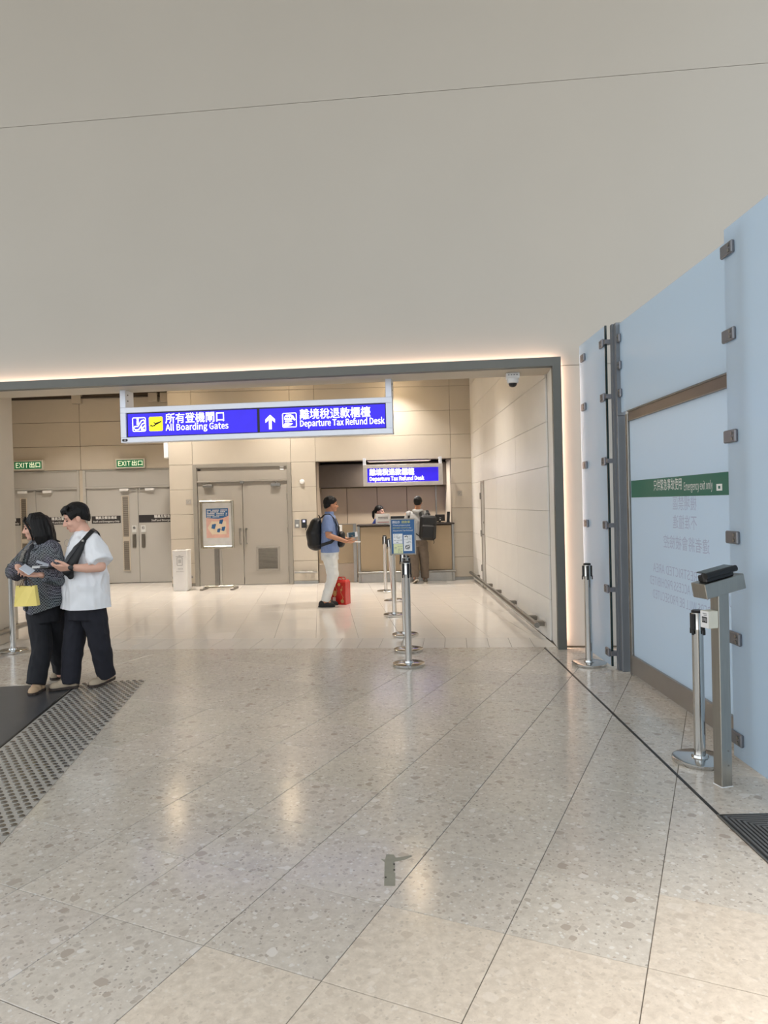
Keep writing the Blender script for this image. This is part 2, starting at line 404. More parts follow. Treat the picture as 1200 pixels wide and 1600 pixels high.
# portal frame with its light strip
P = empty('trim_2', OP_P, OP_R, kind='structure')
fr = MB(); fr.box(-12, 0, -.095, -.05, 3.03, 3.125).box(-.09, 0, -.095, -.05, 0, 3.03).box(-12, -.075, -.05, 0, 3.03, 3.045).box(-.09, -.075, -.05, 0, 0, 3.03)
fr.build('portal_profile', FRAME, P)
MB().box(-11.5, -.03, -.044, -.008, 3.085, 3.095).build('light_strip', LED, P)
MB().box(-.04, -.03, -.044, -.008, .05, 3.085).build('light_strip', LED, P)
# hall ceiling with recessed lamps
MB().box(-14, 5.5, -6.0, 8.6, ZT, ZT + .3).build('ceiling', mat('ceiling_paint', (214, 210, 204), .7), kind='structure')  # unseen; reach shaped to darken the upper wall, open sky past the glass

# ---- inner room
WR = empty('wall_right', (1.862, 7.75, 0), rad(90) + rad(.3) , kind='structure')   # local x runs into depth, y to the right is -y
def wr_panels():
    us = [.36, 2.2, 3.9, 5.25, 5.66, 7.12]; vs = [.0, .47, .975, 1.48, 1.985, 2.49, 2.99, 3.5, 4.0, 4.5]
    return us, vs
us, vs = wr_panels()
MB().box(.36, 7.2, -.2, -.02, 0, 4.5).build('wall_core', mat('joint_pale', (168, 162, 152), .8), WR)  # joints paler here too, the wall's daylight put into their colour
holes = [(5.25, 5.66, 0, 1.99)]
for u0, u1, v0, v1 in cells(us, vs, holes):
    MB().bbox(u0 + .002, u1 - .002, -.02, 0, v0 + .002, v1 - .002, .002).build('wall_panel', INW_DAYLIT, WR)
# service door in the right wall
D4 = empty('door_4', (1.862, 7.75, 0), rad(90.3), kind='structure')
MB().box(5.25, 5.29, -.02, .012, 0, 1.99).box(5.62, 5.66, -.02, .012, 0, 1.99).box(5.25, 5.66, -.02, .012, 1.95, 1.99).build('door_frame', DOORG, D4)
MB().bbox(5.292, 5.618, -.018, .0, .01, 1.948, .003).build('door_leaf', DOORG2, D4)
for z in (.3, .95, 1.65): MB().box(5.635, 5.66, .012, .03, z, z + .12).build('hinge', STEELD, D4)
MB().tube([(5.32, .0, 1.0), (5.32, .05, 1.0), (5.36, .05, .98), (5.42, .05, .98)], .011).build('handle', STEELD, D4)
MB().lathe([(.02, 0), (.02, .02)], mtx=M.Translation((5.32, 0, 1.22)) @ M.Rotation(-pi / 2, 4, 'X')).build('lock', STEELD, D4)

BK = empty('wall_back', (0, 14.75, 0), 0, kind='structure')
BY = 14.75
us = [-4.42, -3.93, -1.9, -1.39, 1.405, 1.86]; vs = [.06, .475, .985, 1.49, 2.0, 2.515, 3.01, 3.51, 4.01, 4.5]
holes = [(-3.93, -1.9, 0, 2.515), (-1.39, 1.405, 0, 2.515)]
cb = MB(); cb.box(-4.42, -3.93, .02, .2, 0, 4.5).box(-1.9, -1.39, .02, .2, 0, 4.5).box(1.405, 1.9, .02, .2, 0, 4.5).box(-3.93, -1.9, .02, .2, 2.515, 4.5).box(-1.39, 1.405, .02, .2, 2.515, 4.5)
cb.build('wall_core', JOINT, BK)
for u0, u1, v0, v1 in cells(us, vs, holes): panel_obj('wall_panel', u0, u1, v0, v1, INW, BK, gap=.003)
MB().box(-4.41, -3.93, .004, .02, 0, .055).box(-1.9, -1.39, .004, .02, 0, .055).box(1.405, 1.86, .004, .02, 0, .055).build('skirting', STEELD, BK)
# return wall and recess with the exit doors
MB().box(-4.42, -4.30, 14.9, 15.72, 0, 4.5).build('wall_return', INW, kind='structure')
RC = empty('wall_recess', (0, 15.7, 0), 0, kind='structure')
us = [-9.2, -6.64, -4.42]; vs = [2.515, 3.04, 3.57, 4.09]
MB().box(-9.2, -4.3, .02, .2, 2.515, 4.5).box(-6.68, -6.6, .02, .2, 0, 2.515).build('wall_core', mat('recess_core', (96, 84, 70), .8), RC)
for u0, u1, v0, v1 in cells(us, vs, []): panel_obj('wall_panel', u0, u1, v0, v1, INW, RC, gap=.004)
MB().bbox(-6.678, -6.602, 0, .02, .0, 2.51, .003).build('wall_panel', INW, RC)
# left stub wall beside the queue post
WL = MB().bbox(-5.4, -4.70, 8.55, 9.1, 0, 4.4, .01).build('wall_left', INW, kind='structure')
MB().box(-9.3, -9.1, 9.0, 15.9, 0, 4.5).build('wall_left.001', INW, kind='structure')
MB().slab([(2.1, 8.2), (2.1, 17.2), (-9.3, 17.2), (-9.3, 9.35)], 4.3, 4.7).build('ceiling.001', mat('inner_ceiling', (150, 140, 126), .7), kind='structure')
# booth behind the counter
BO = empty('wall_booth', (0, 16.3, 0), 0, kind='structure')
BOOTH = mat('booth_panel', (200, 184, 162), .5, var=.03, scale=2)
for u0, u1 in zip([-1.62, -.84, -.15, .53, 1.2], [-.84, -.15, .53, 1.2, 1.5]): panel_obj('wall_panel', u0, u1, 0, 1.99, BOOTH, BO, gap=.006)
MB().box(-1.6, 1.6, .02, .15, 0, 2.6).build('wall_core', JOINT, BO)
MB().box(-1.6, 1.45, -.5, .02, 2.0, 2.5).build('bulkhead', mat('booth_bulkhead', (92, 82, 72), .6), BO)
MB().box(1.18, 1.21, -.03, 0, 0, 2.0).build('corner_trim', STEELD, BO)
MB().box(-1.60, -1.42, 14.95, 16.4, 0, 2.7).build('wall_booth.001', BOOTH, kind='structure')
MB().box(1.40, 1.6, 14.95, 16.4, 0, 2.7).build('wall_booth.002', INW, kind='structure')
MB().box(-1.6, 1.6, 14.96, 16.4, 2.56, 2.7).build('ceiling.002', mat('booth_ceiling', (110, 100, 90), .7), kind='structure')

# ---- doors
def louvre(parent, x0, x1, z0, z1, y, n, m):
    for k in range(n):
        zc = z0 + (z1 - z0) * (k + .5) / n; h = (z1 - z0) / n * .42
        MB().add([(x0, y - .006, zc - h), (x1, y - .006, zc - h), (x1, y + .012, zc + h), (x0, y + .012, zc + h), (x0, y - .001, zc - h), (x1, y - .001, zc - h), (x1, y + .017, zc + h), (x0, y + .017, zc + h)],
                 [(0, 1, 2, 3), (7, 6, 5, 4), (0, 4, 5, 1), (1, 5, 6, 2), (2, 6, 7, 3), (3, 7, 4, 0)]).build('louvre_slat', m, parent)
def bar_handle(x, y, z0, z1, parent, m=STEELD):
    h = MB().tube([(x, y, z1), (x, y - .05, z1), (x, y - .055, z1 - .02), (x, y - .055, z0 + .02), (x, y - .05, z0), (x, y, z0)], .011)
    h.lathe([(.022, 0), (.026, .008), (.012, .014)], seg=14, mtx=M.Translation((x, y, z1)) @ M.Rotation(pi / 2, 4, 'X')).lathe([(.02, 0), (.02, .008), (.012, .012)], seg=14, mtx=M.Translation((x, y, z0)) @ M.Rotation(pi / 2, 4, 'X'))
    return h.build('handle', m, parent)
D1 = empty('door_1', (0, BY, 0), 0, kind='structure')
DF = mat('door_frame_grey', (150, 145, 136), .45, var=.02)
MB().bbox(-3.93, -3.845, -.03, .12, 0, 2.515, .004).bbox(-1.985, -1.9, -.03, .12, 0, 2.515, .004).bbox(-3.845, -1.985, -.03, .12, 2.44, 2.515, .004).bbox(-3.845, -1.985, -.03, .12, 2.135, 2.165, .004).build('door_frame', DF, D1)
MB().bbox(-3.843, -1.987, .0, .04, 2.167, 2.438, .003).build('transom_panel', DOORG, D1)
MB().lathe([(.018, 0), (.018, .006)], mtx=M.Translation((-3.80, 0, 2.40)) @ M.Rotation(pi / 2, 4, 'X') @ M.Scale(2.2, 4, V((1, 0, 0)))).build('number_plate', BLACK, D1)
for z in (2.36, 2.41): MB().bbox(-2.13, -2.05, -.006, .0, z, z + .035, .003).build('sticker', WHITE, D1)
for x0, x1, sgn in [(-3.843, -2.918, 1), (-2.912, -1.987, -1)]:
    lf = MB().bbox(x0 + .003, x1 - .003, 0, .045, .012, 2.132, .003).build('door_leaf', DOORG, D1)
    xh = x0 if sgn > 0 else x1
    cx = -3.62 if sgn > 0 else -2.22
    c = MB().bbox(cx - .1, cx + .1, -.055, 0, 2.03, 2.09, .006).build('closer', STEELD, lf)
    MB().tube([(cx, -.03, 2.09), (cx, -.05, 2.125), (cx + .06, -.05, 2.13), (cx + .02, -.02, 2.15)], .008).build('closer_arm', STEELD, lf)
    for z in (.25, 1.05, 1.75): MB().tube([(xh, -.012, z), (xh, -.012, z + .12)], .012).build('hinge', STEELD, lf)
    bar_handle(-2.978 if sgn > 0 else -2.852, 0, .86, 1.16, lf)
MB().bbox(-2.955, -2.875, -.05, 0, 2.10, 2.16, .005).build('latch_box', STEELD, D1)
# vent grille in the right leaf
vf = MB().bbox(-2.66, -2.615, -.018, 0, .28, .79, .003).bbox(-2.22, -2.175, -.018, 0, .28, .79, .003).bbox(-2.615, -2.22, -.018, 0, .28, .325, .003).bbox(-2.615, -2.22, -.018, 0, .745, .79, .003).build('vent_frame', DF, D1)
MB().box(-2.615, -2.22, -.001, .002, .325, .745).build('vent_back', mat('vent_dark', (86, 80, 72), .7), vf)
louvre(vf, -2.615, -2.22, .325, .745, -.012, 14, mat('vent_slat', (128, 122, 112), .5))

BAND = mat('door_band', (48, 46, 48), .5, var=.03)
def exit_door(name, x0, x1, seam, lou, band_l, band_r, closers):
    D = empty(name, (0, 15.7, 0), 0, kind='structure')
    MB().bbox(x0, x0 + .06, -.02, .12, 0, 2.51, .004).bbox(x1 - .05, x1, -.02, .12, 0, 2.51, .004).bbox(x0 + .06, x1 - .05, -.02, .12, 2.49, 2.51, .004).bbox(x0 + .06, x1 - .05, -.02, .12, 2.10, 2.14, .004).build('door_frame', DOORG2, D)
    MB().bbox(x0 + .062, x1 - .052, .0, .04, 2.142, 2.488, .003).build('transom_panel', DOORG2, D)
    for k, (a, c) in enumerate([(x0 + .065, seam - .004), (seam + .004, x1 - .055)]):
        lf = MB().bbox(a, c, .0 + .02, .065, .012, 2.097, .003).build('door_leaf', DOORG2, D)
        cx = closers[k]
        MB().bbox(cx - .1, cx + .1, -.05, .02, 2.03, 2.085, .006).build('closer', WHITE, lf)
        e = seam + (-.03 if k == 0 else .03)
        MB().tube([(cx + (.1 if k == 0 else -.1), -.02, 2.065), (e, -.02, 2.07)], .008).tube([(cx + (.1 if k == 0 else -.1), -.02, 2.045), (e, -.02, 2.06)], .006).build('closer_arm', STEELD, lf)
        bl, br = band_l if k == 0 else band_r
        bd = MB().box(bl, br, .0165, .0195, 1.33, 1.495).build('door_band', BAND, lf)
        w = min(.62, br - bl - .06); xc = (bl + br) / 2 if k == 0 else max(bl + .02 + w / 2, (bl + br) / 2 + .12)
        text('職員及緊急通道', TXTW, bd, xc, .0155, 1.425, w=w * .80, bold=.02)
        text('Staff and Emergency Only', TXTW, bd, xc, .0155, 1.355, w=w, bold=.02)
        px = seam + (-.10 if k == 0 else .10)
        MB().bbox(px - .04, px + .04, -.0, .02, .78, 1.08, .006).build('push_plate', STEELD, lf)
        MB().bbox(px - .05, px + .05, .015, .02, 1.12, 1.27, .002).build('notice', mat('notice_pale', (214, 216, 214), .5), lf)
        text('推' if k == 0 else '拉', TXTK, lf, px, .0145, 1.185, h=.06, bold=.02)
    vp = MB().bbox(lou[0] - .02, lou[0], .0, .02, .27, 1.93, .003).bbox(lou[1], lou[1] + .02, .0, .02, .27, 1.93, .003).bbox(lou[0], lou[1], .0, .02, .27, .29, .003).bbox(lou[0], lou[1], .0, .02, 1.91, 1.93, .003).bbox(lou[0], lou[1], .002, .02, .93, 1.03, .003).build('vision_frame', INW, D)
    MB().box(lou[0], lou[1], .0185, .0198, .29, 1.91).build('vision_back', mat('vision_dark', (92, 84, 74), .6), vp)
    louvre(vp, lou[0], lou[1], .29, .93, .004, 14, mat('vision_slat', (132, 124, 112), .5)); louvre(vp, lou[0], lou[1], 1.03, 1.91, .004, 19, mat('vision_slat', (132, 124, 112), .5))
    return D
exit_door('door_2', -6.60, -4.40, -5.41, (-5.745, -5.625), (-6.44, -5.80), (-5.40, -4.47), (-5.69, -5.13))
exit_door('door_3', -8.88, -6.68, -7.66, (-7.98, -7.87), (-8.70, -8.0), (-7.65, -6.74), (-7.93, -7.38))

# ---- frosted glass partition on the right (built in world axes)
GLASS = frosted('frosted_glass', (220, 235, 247), .56)
GLASSD = frosted('frosted_door_glass', (226, 240, 252), .57)
GEDGE = mat('glass_edge_dark', (14, 40, 42), .2)
GP = empty('glass_partition', (2.15, 5.6, 0), 0, 'pale blue frosted glass partition of tall panels clamped to a grey post', 'partition')
def rel(o, base): o.location = (-base[0], -base[1], -base[2])
GB = (2.15, 5.6, 0)
def gp(b, name, m, parent=None):
    o = b.build(name, m, parent or GP)
    if parent is None: rel(o, GB)
    return o
gp(MB().box(2.115, 2.127, 6.73, 7.60, .02, 3.225), 'glass_panel', GLASS)
gp(MB().box(2.095, 2.107, 2.35, 4.33, .02, 3.205), 'glass_panel', GLASS)
gp(MB().box(2.195, 2.207, 4.25, 6.55, 2.385, 3.20), 'glass_panel', GLASS)
gp(MB().box(2.095, 2.107, .35, 2.33, .02, 3.205), 'glass_panel', GLASS)
gp(MB().box(2.112, 2.130, 6.712, 6.728, .02, 3.225), 'glass_edge', GEDGE)
POSTM = mat('post_grey', (124, 129, 135), .4, .5, var=.03)
gp(MB().bbox(2.165, 2.235, 6.56, 6.69, 0, 3.215, .004).box(2.15, 2.165, 6.62, 6.68, 0, 3.215).box(2.16, 2.235, 6.545, 6.56, 2.36, 3.19), 'post', POSTM)
gp(MB().box(2.18, 2.22, 4.1, 4.2, 0, 3.18), 'post', POSTM)
def clamp(x, y0, y1, z, scr, stem=None):
    o = gp(MB().bbox(x - .022, x + .0, y0, y1, z - .038, z + .038, .006), 'clamp', CLAMPM)
    for dz in (-.016, .016):
        MB().lathe([(.010, 0), (.010, .005), (.004, .005)], seg=10, mtx=M.Translation((x - .022, scr, z + dz)) @ M.Rotation(-pi / 2, 4, 'Y')).build('screw', STEELD, o)
    if stem: MB().box(x - .01, x + .05, stem[0], stem[1], z - .02, z + .02).build('clamp_arm', CLAMPM, o)
for z in (.143, .745, 1.35, 1.955, 2.558, 3.067):
    clamp(2.095, 4.20, 4.345, z, 4.235)
    clamp(2.112, 7.36, 7.49, z, 7.40)
    clamp(2.112, 6.735, 6.84, z, 6.80, (6.68, 6.75))
for z in (2.562, 2.813, 3.061): clamp(2.19, 6.49, 6.60, z, 6.52)
# emergency door behind the partition
GD = empty('door_5', (2.22, 5.4, 0), 0, kind='structure')
GDB = (2.22, 5.4, 0)
def gd(b, name, m):
    o = b.build(name, m, GD); rel(o, GDB); return o
BRZ = mat('door_head_bronze', (118, 108, 100), .35, .6, var=.03)
gd(MB().bbox(2.215, 2.27, 4.25, 6.42, 2.29, 2.40, .004), 'door_head', BRZ)
gd(MB().box(2.205, 2.225, 4.25, 6.42, 2.375, 2.385).box(2.205, 2.225, 4.25, 6.40, 2.29, 2.297), 'head_lip', STEELD)
gd(MB().bbox(2.205, 2.275, 6.42, 6.48, 0, 2.36, .004), 'door_jamb', STEELD)
gl = gd(MB().box(2.222, 2.234, 4.25, 6.41, .16, 2.29), 'glass_pane', GLASSD)
gd(MB().bbox(2.205, 2.25, 4.25, 6.43, .015, .165, .005).box(2.2, 2.25, 4.25, 6.43, .155, .185), 'kick_rail', mat('kick_metal', (158, 153, 147), .38, .7, var=.03))
GREEN = mat('band_green', (28, 104, 86), .45, var=.03)
MB().box(2.2215, 2.2223, 4.25, 6.40, 1.605, 1.755).build('door_band', GREEN, gl)
TX = empty('band_text', (2.2, 5.4, 0), -pi / 2); TX.parent = gl
# lettering is laid in a small local frame: x = towards the viewer's right, z up
def gtext(s, m, x, z, mirror=False, **k):
    o = text(s, m, TX, x, 0.0205, z, mirror=mirror, **k); return o
gtext('只供緊急事故使用', TXTW, -.19, 1.655, w=.55, h=.085)
gtext('Emergency exit only', TXTW, .355, 1.648, w=.46, h=.058)
MB().box(.64, .72, .0203, .021, 1.635, 1.68).build('exit_icon', TXTW, TX)
MB().box(.665, .695, .0200, .0203, 1.648, 1.667).build('exit_icon_mark', GREEN, TX)
GHOST = mat('print_ghost', (186, 193, 212), .6, var=0)
for s, z, h, w in [('機場禁區', 1.50, .10, .42), ('不准擅進', 1.36, .10, .42), ('違者將會被檢控', 1.20, .10, .80), ('AIRPORT RESTRICTED AREA', .99, .07, 1.26), ('UNAUTHORISED ACCESS PROHIBITED', .88, .07, 1.42), ('OFFENDERS WILL BE PROSECUTED', .77, .07, 1.30)]:
    gtext(s, GHOST, .12, z, mirror=True, h=h, w=w)
# slim pull handle by the glass edge
gd(MB().tube([(2.20, 4.36, 1.42), (2.17, 4.352, 1.40), (2.165, 4.352, 1.30), (2.165, 4.352, .92), (2.17, 4.352, .82), (2.20, 4.36, .80)], .009), 'handle', STEEL)
# floor and light well behind the glass are the outer floor and the sky

# ================================================================== THINGS
# ---- ceiling lamps (hall, inner room, booth)
LAMP = mat('lamp_diffuser', (255, 244, 226), .5, var=0, emit=3.0)
def panel_lamp(x, y, z, w, d, watts, col, label, group):
    t = empty('ceiling_light', (x, y, z), 0, label, 'lamp', group)
    MB().bbox(-w / 2 - .03, w / 2 + .03, -d / 2 - .03, d / 2 + .03, -.035, 0, .005).build('housing', WHITE, t)
    MB().bbox(-w / 2, w / 2, -d / 2, d / 2, -.042, -.036, .002).build('diffuser', mat('slim_diffuser', (255, 236, 210), .5, var=0, emit=.5), t)
    area('lamp_light', (0, 0, -.05), w, d, watts, col, t)
    return t
WARM = (1.0, .93, .85)
INZ = 4.3
for x, y, lb_ in ((-4.2, 13.9, 'round warm downlight in the inner ceiling above the double door'), (-1.97, 13.95, 'round warm downlight in the inner ceiling above the counter gate'), (.22, 14.1, 'round warm downlight in the inner ceiling above the counter'),
                  (.40, 10.93, 'round warm downlight in the inner ceiling above the queue posts'), (-6.4, 14.0, 'added round warm downlight brightening the inner room before the exit doors'), (-6.4, 11.0, 'added round warm downlight brightening the inner room at the left')):  # the two leftmost lamps are added to raise the room's light
    t = empty('downlight', (x, y, INZ), 0, lb_, 'lamp', 'inner room downlights')
    MB().lathe([(.12, 0), (.12, -.015), (.095, -.02), (.09, -.004)], seg=20).build('trim_ring', WHITE, t)
    MB().lathe([(.089, -.012), (.085, -.026), (.05, -.032)], seg=20).build('lens', mat('downlight_lens', (255, 226, 184), .5, var=0, emit=70.0), t)
    l_ = area('lamp_light', (0, 0, -.03), .18, .18, INNER_W, WARM, t); l_.data.shape = 'DISK'; l_.data.spread = rad(108)
panel_lamp(.35, 15.4, 2.555, 1.3, .10, BOOTH_W, WARM, 'slim warm lamp on the booth ceiling above the counter', None)
def down_light(x, y, watts, ang, label):
    t = empty('downlight', (x, y, ZT), 0, label, 'lamp', 'hall ceiling downlights')
    MB().lathe([(.13, 0), (.13, -.02), (.10, -.03), (.10, -.005)], seg=20).build('trim_ring', WHITE, t)
    MB().lathe([(.098, -.006), (.098, -.012)], seg=20).build('lens', LAMP, t)
    spot('lamp_light', (0, 0, -.05), watts, WARM, ang, 1.0, .04, t)
for x, y, lb_ in ((2.4, 1.0, 'wide warm downlight at the right of the high hall ceiling'), (.4, .4, 'wide warm downlight in the middle of the high hall ceiling'), (-2.2, .2, 'wide warm downlight at the left of the high hall ceiling')): down_light(x, y, HALL_WARM_W * (16 if x > 2 else 4), rad(38), lb_)

# ---- hanging direction sign
def rrect(x0, x1, z0, z1, r, n=4):
    p = []
    for cx, cz, a0 in ((x1 - r, z0 + r, -90), (x1 - r, z1 - r, 0), (x0 + r, z1 - r, 90), (x0 + r, z0 + r, 180)):
        for k in range(n + 1): a = rad(a0 + 90 * k / n); p.append((cx + r * cos(a), cz + r * sin(a)))
    return p
def outline(x0, x1, z0, z1, r, t, y0, y1, mb):
    o = rrect(x0, x1, z0, z1, r); i = rrect(x0 + t, x1 - t, z0 + t, z1 - t, max(r - t, .002)); n = len(o)
    for k in range(n):
        q = (k + 1) % n; mb.prism([o[k], o[q], i[q], i[k]], y0, y1)
    return mb
def stroke(mb, pts, w, y0, y1):
    for (xa, za), (xb, zb) in zip(pts, pts[1:]):
        d = math.hypot(xb - xa, zb - za) or 1; nx, nz = -(zb - za) / d * w / 2, (xb - xa) / d * w / 2; ex, ez = (xb - xa) / d * w * .3, (zb - za) / d * w * .3
        mb.prism([(xa - nx - ex, za - nz - ez), (xb - nx + ex, zb - nz + ez), (xb + nx + ex, zb + nz + ez), (xa + nx - ex, za + nz - ez)], y0, y1)
    return mb
HS = empty('hanging_sign', (-3.10, 8.475, 2.405), -rad(6), 'wide lit blue sign to all boarding gates and refund desk hanging below the grey beam', 'sign')
Wd, Hd = 3.242, .416
f = MB().bbox(0, Wd, 0, .14, .0, .062, .004).bbox(0, Wd, 0, .14, .352, Hd, .004).bbox(0, .067, 0, .14, .062, .352, .003).bbox(Wd - .075, Wd, 0, .14, .062, .352, .003)
f.build('sign_frame', ALUW, HS)
MB().box(.067, Wd - .075, .03, .1, .062, .352).build('sign_box', BLACK, HS)
for x in (0.0, Wd - .075):
    hg = MB().bbox(x, x + .07, .0, .22, Hd, .63, .004).build('hanger', ALUW, HS)
    for zz in (.5, .57): MB().lathe([(.008, 0), (.008, .004)], seg=8, mtx=M.Translation((x + .072, .06, zz)) @ M.Rotation(pi / 2, 4, 'Y')).build('bolt', BLACK, hg)
MB().prism(rrect(.018, .085, .014, .044, .014), -.004, .001).build('number_plate', BLACK, HS)
MB().prism(rrect(.045, .065, .022, .038, .004), -.006, -.0035).build('plate_mark', TXTG, HS)
sp1 = MB().bbox(.08, 1.655, .024, .04, .073, .341, .002).build('sign_face', SIGNB, HS)
sp2 = MB().bbox(1.685, Wd - .085, .024, .04, .073, .341, .002).build('sign_face', SIGNB, HS)
Y0, Y1 = .0205, .0235
ic = outline(.138, .305, .128, .297, .02, .009, Y0, Y1, MB())
stroke(ic, [(.155, .165), (.178, .150), (.215, .152), (.262, .220), (.285, .225), (.292, .245), (.278, .262), (.252, .258), (.205, .190), (.168, .190), (.155, .178), (.155, .165)], .011, Y0, Y1)
ic.prism([(.205 + .014 * cos(k * pi / 4), .272 + .014 * sin(k * pi / 4)) for k in range(8)], Y0, Y1).prism([(.193, .205), (.218, .222), (.218, .255), (.193, .255)], Y0, Y1)
stroke(ic, [(.288, .195), (.25, .155)], .013, Y0, Y1); stroke(ic, [(.25, .185), (.25, .15), (.283, .15)], .013, Y0, Y1)
ic.build('escalator_icon', SIGNW, sp1)
yl = MB().prism(rrect(.345, .512, .128, .297, .016), Y0, Y1).build('plane_icon', SIGNY, sp1)
pl = stroke(MB(), [(.365, .192), (.39, .186), (.495, .238)], .013, .0175, .0203)
pl.prism([(.395, .232), (.405, .236), (.445, .212), (.425, .202)], .0175, .0203).prism([(.362, .205), (.372, .206), (.388, .19), (.372, .188)], .0175, .0203).prism([(.42, .205), (.43, .207), (.47, .238), (.455, .21)], .0175, .0203)
stroke(pl, [(.41, .19), (.44, .222), (.485, .236)], .012, .0175, .0203); pl.build('plane_mark', TXTK, yl)
text('所有登機閘口', SIGNW, sp1, .548, .022, .212, w=.71, h=.112, align='L', bold=.012)
text('All Boarding Gates', SIGNW, sp1, .548, .022, .128, w=.76, h=.072, align='L', bold=.016)
ar = MB().prism([(1.795, .10), (1.828, .10), (1.828, .21), (1.868, .175), (1.868, .215), (1.8115, .268), (1.755, .215), (1.755, .175), (1.795, .21)], Y0, Y1)
ar.build('arrow_icon', SIGNW, sp2)
hi = outline(1.955, 2.125, .112, .282, .018, .009, Y0, Y1, MB())
hi.prism([(1.98, .235), (2.0, .262), (2.06, .262), (2.085, .247), (2.11, .20), (2.10, .19), (2.075, .21), (2.06, .195), (1.99, .195), (1.978, .21)], Y0, Y1)
hi.prism([(1.965, .135), (1.985, .165), (2.03, .168), (2.05, .158), (2.08, .16), (2.062, .142), (2.02, .128), (1.985, .12)], Y0, Y1).box(1.985, 2.07, Y0, Y1, .178, .187)
hi.build('refund_icon', SIGNW, sp2)
for x in (2.0, 2.025, 2.05): MB().prism([(x + .009 * cos(k * pi / 4), .228 + .009 * sin(k * pi / 4)) for k in range(8)], .0185, .0203).build('icon_mark', SIGNB, sp2)
text('離境稅退款櫃檯', SIGNW, sp2, 2.165, .022, .200, w=.82, h=.112, align='L', bold=.012)
text('Departure Tax Refund Desk', SIGNW, sp2, 2.165, .022, .118, w=.98, h=.070, align='L', bold=.016)

# ---- desk sign over the counter
DS = empty('hanging_sign', (-.405, 14.47, 1.972), 0, 'smaller lit blue refund desk sign hanging above the counter', 'sign')
w, h = 1.614, .43
MB().bbox(0, w, 0, .12, 0, .075, .004).bbox(0, w, 0, .12, h - .07, h, .004).bbox(0, .085, 0, .12, .075, h - .07, .003).bbox(w - .085, w, 0, .12, .075, h - .07, .003).build('sign_frame', mat('sign_aluminium_warm', (196, 192, 190), .4, .2), DS)
df = MB().bbox(.085, w - .085, .02, .06, .075, h - .07, .002).build('sign_face', SIGNB, DS)
for x in (0, w - .07): MB().bbox(x, x + .06, .02, .1, h, h + .14, .003).bbox(x, x + .06, .1, .281, h + .115, h + .14, .003).build('hanger', ALUW, DS)
text('離境稅退款櫃檯', SIGNW, df, .135, .016, .215, w=.90, h=.125, align='L', bold=.032)
text('Departure Tax Refund Desk', SIGNW, df, .135, .016, .108, w=1.10, h=.078, align='L', bold=.032)

# ---- exit signs
EXG = mat('exit_green', (22, 120, 74), .5, var=.02, emit=.12)
EXT = mat('exit_letters', (236, 245, 214), .5, var=0, emit=.35)
for x0, x1, z0, z1, lb in ((-8.087, -7.433, 2.535, 2.755, 'green and white EXIT sign above the left pair of grey doors'), (-5.85, -5.205, 2.525, 2.74, 'green and white EXIT sign above the right pair of exit doors')):
    E_ = empty('exit_sign', (x0, 15.62, z0), 0, lb, 'sign', None); w = x1 - x0; h = z1 - z0
    MB().bbox(0, w, 0, .08, 0, h, .006).build('sign_case', mat('exit_case', (214, 210, 198), .5), E_)
    g = MB().bbox(.03, w - .03, -.004, .002, .03, h - .03, .001).build('sign_face', EXG, E_)
    text('EXIT', EXT, g, .065, -.006, .058, h=h - .115, w=.27, align='L', bold=.012)
    text('出口', EXT, g, .365, -.006, .056, h=h - .105, w=.23, align='L', bold=.02)

# ---- fittings on walls
CCTV = empty('security_camera', (1.476, 8.0, 3.028), -rad(6), 'white dome security camera under the soffit at the right corner of the opening', 'camera')
MB().bbox(-.075, .075, -.06, .06, -.062, 0, .008).build('mount', WHITE, CCTV)
MB().lathe([(.066, -.062), (.068, -.085), (.062, -.105), (.050, -.112)], seg=22).build('collar', WHITE, CCTV)
MB().lathe([(.047, -.108), (.046, -.125), (.036, -.143), (.018, -.153), (.003, -.155)], seg=22).build('dome', mat('dome_dark', (26, 26, 28), .08), CCTV)
for k in range(4): MB().box(-.055 + k * .03, -.038 + k * .03, -.0615, -.0595, -.03, -.02).build('label_mark', TXTG, CCTV)
def plate(x, z, lb):
    p = empty('wall_plate', (x, BY, z), 0, lb, 'plate')
    MB().bbox(-.055, .055, -.008, 0, -.055, .055, .003).build('plate', mat('plate_grey', (186, 178, 166), .45), p)
    k = MB(); outline(-.04, .04, -.04, .04, .006, .006, -.0095, -.0075, k); stroke(k, [(-.022, -.02), (.0, .01), (.022, .02)], .01, -.0095, -.0075); stroke(k, [(-.02, .015), (0, -.015), (.02, -.018)], .006, -.0095, -.0075)
    k.build('plate_mark', TXTG, p)
plate(-4.03, 1.752, 'small square grey sign plate on the wall above the white bin'); plate(1.57, 1.785, 'small square grey sign plate on the wall right of the counter')
sn = empty('alarm_sensor', (-1.676, BY, 2.11), 0, 'round white alarm sensor on the wall right of the double door', 'sensor')
MB().lathe([(.05, 0), (.05, .015), (.036, .03), (.036, .042), (.01, .046)], seg=22, mtx=M.Rotation(pi / 2, 4, 'X')).build('sensor_body', WHITE, sn)
sw = empty('switch_plate', (-1.80, BY, 1.245), 0, 'steel switch plate on the wall left of the black card reader', 'switch')
MB().bbox(-.05, .05, -.01, 0, -.085, .085, .003).build('plate', STEELD, sw); MB().bbox(-.025, .025, -.014, -.009, -.06, -.015, .002).build('label', TXTW, sw); MB().bbox(-.02, .02, -.02, -.009, .02, .05, .003).build('button', STEELD, sw)
cr = empty('card_reader', (-1.655, BY, 1.245), 0, 'black card reader with a lit keypad on the wall beside the double door', 'reader')
MB().bbox(-.055, .055, -.04, 0, -.09, .09, .01).build('reader_case', BLACK, cr); MB().bbox(-.025, .025, -.042, -.039, .025, .07, .001).build('display', mat('reader_lit', (190, 190, 230), .4, emit=.6), cr)
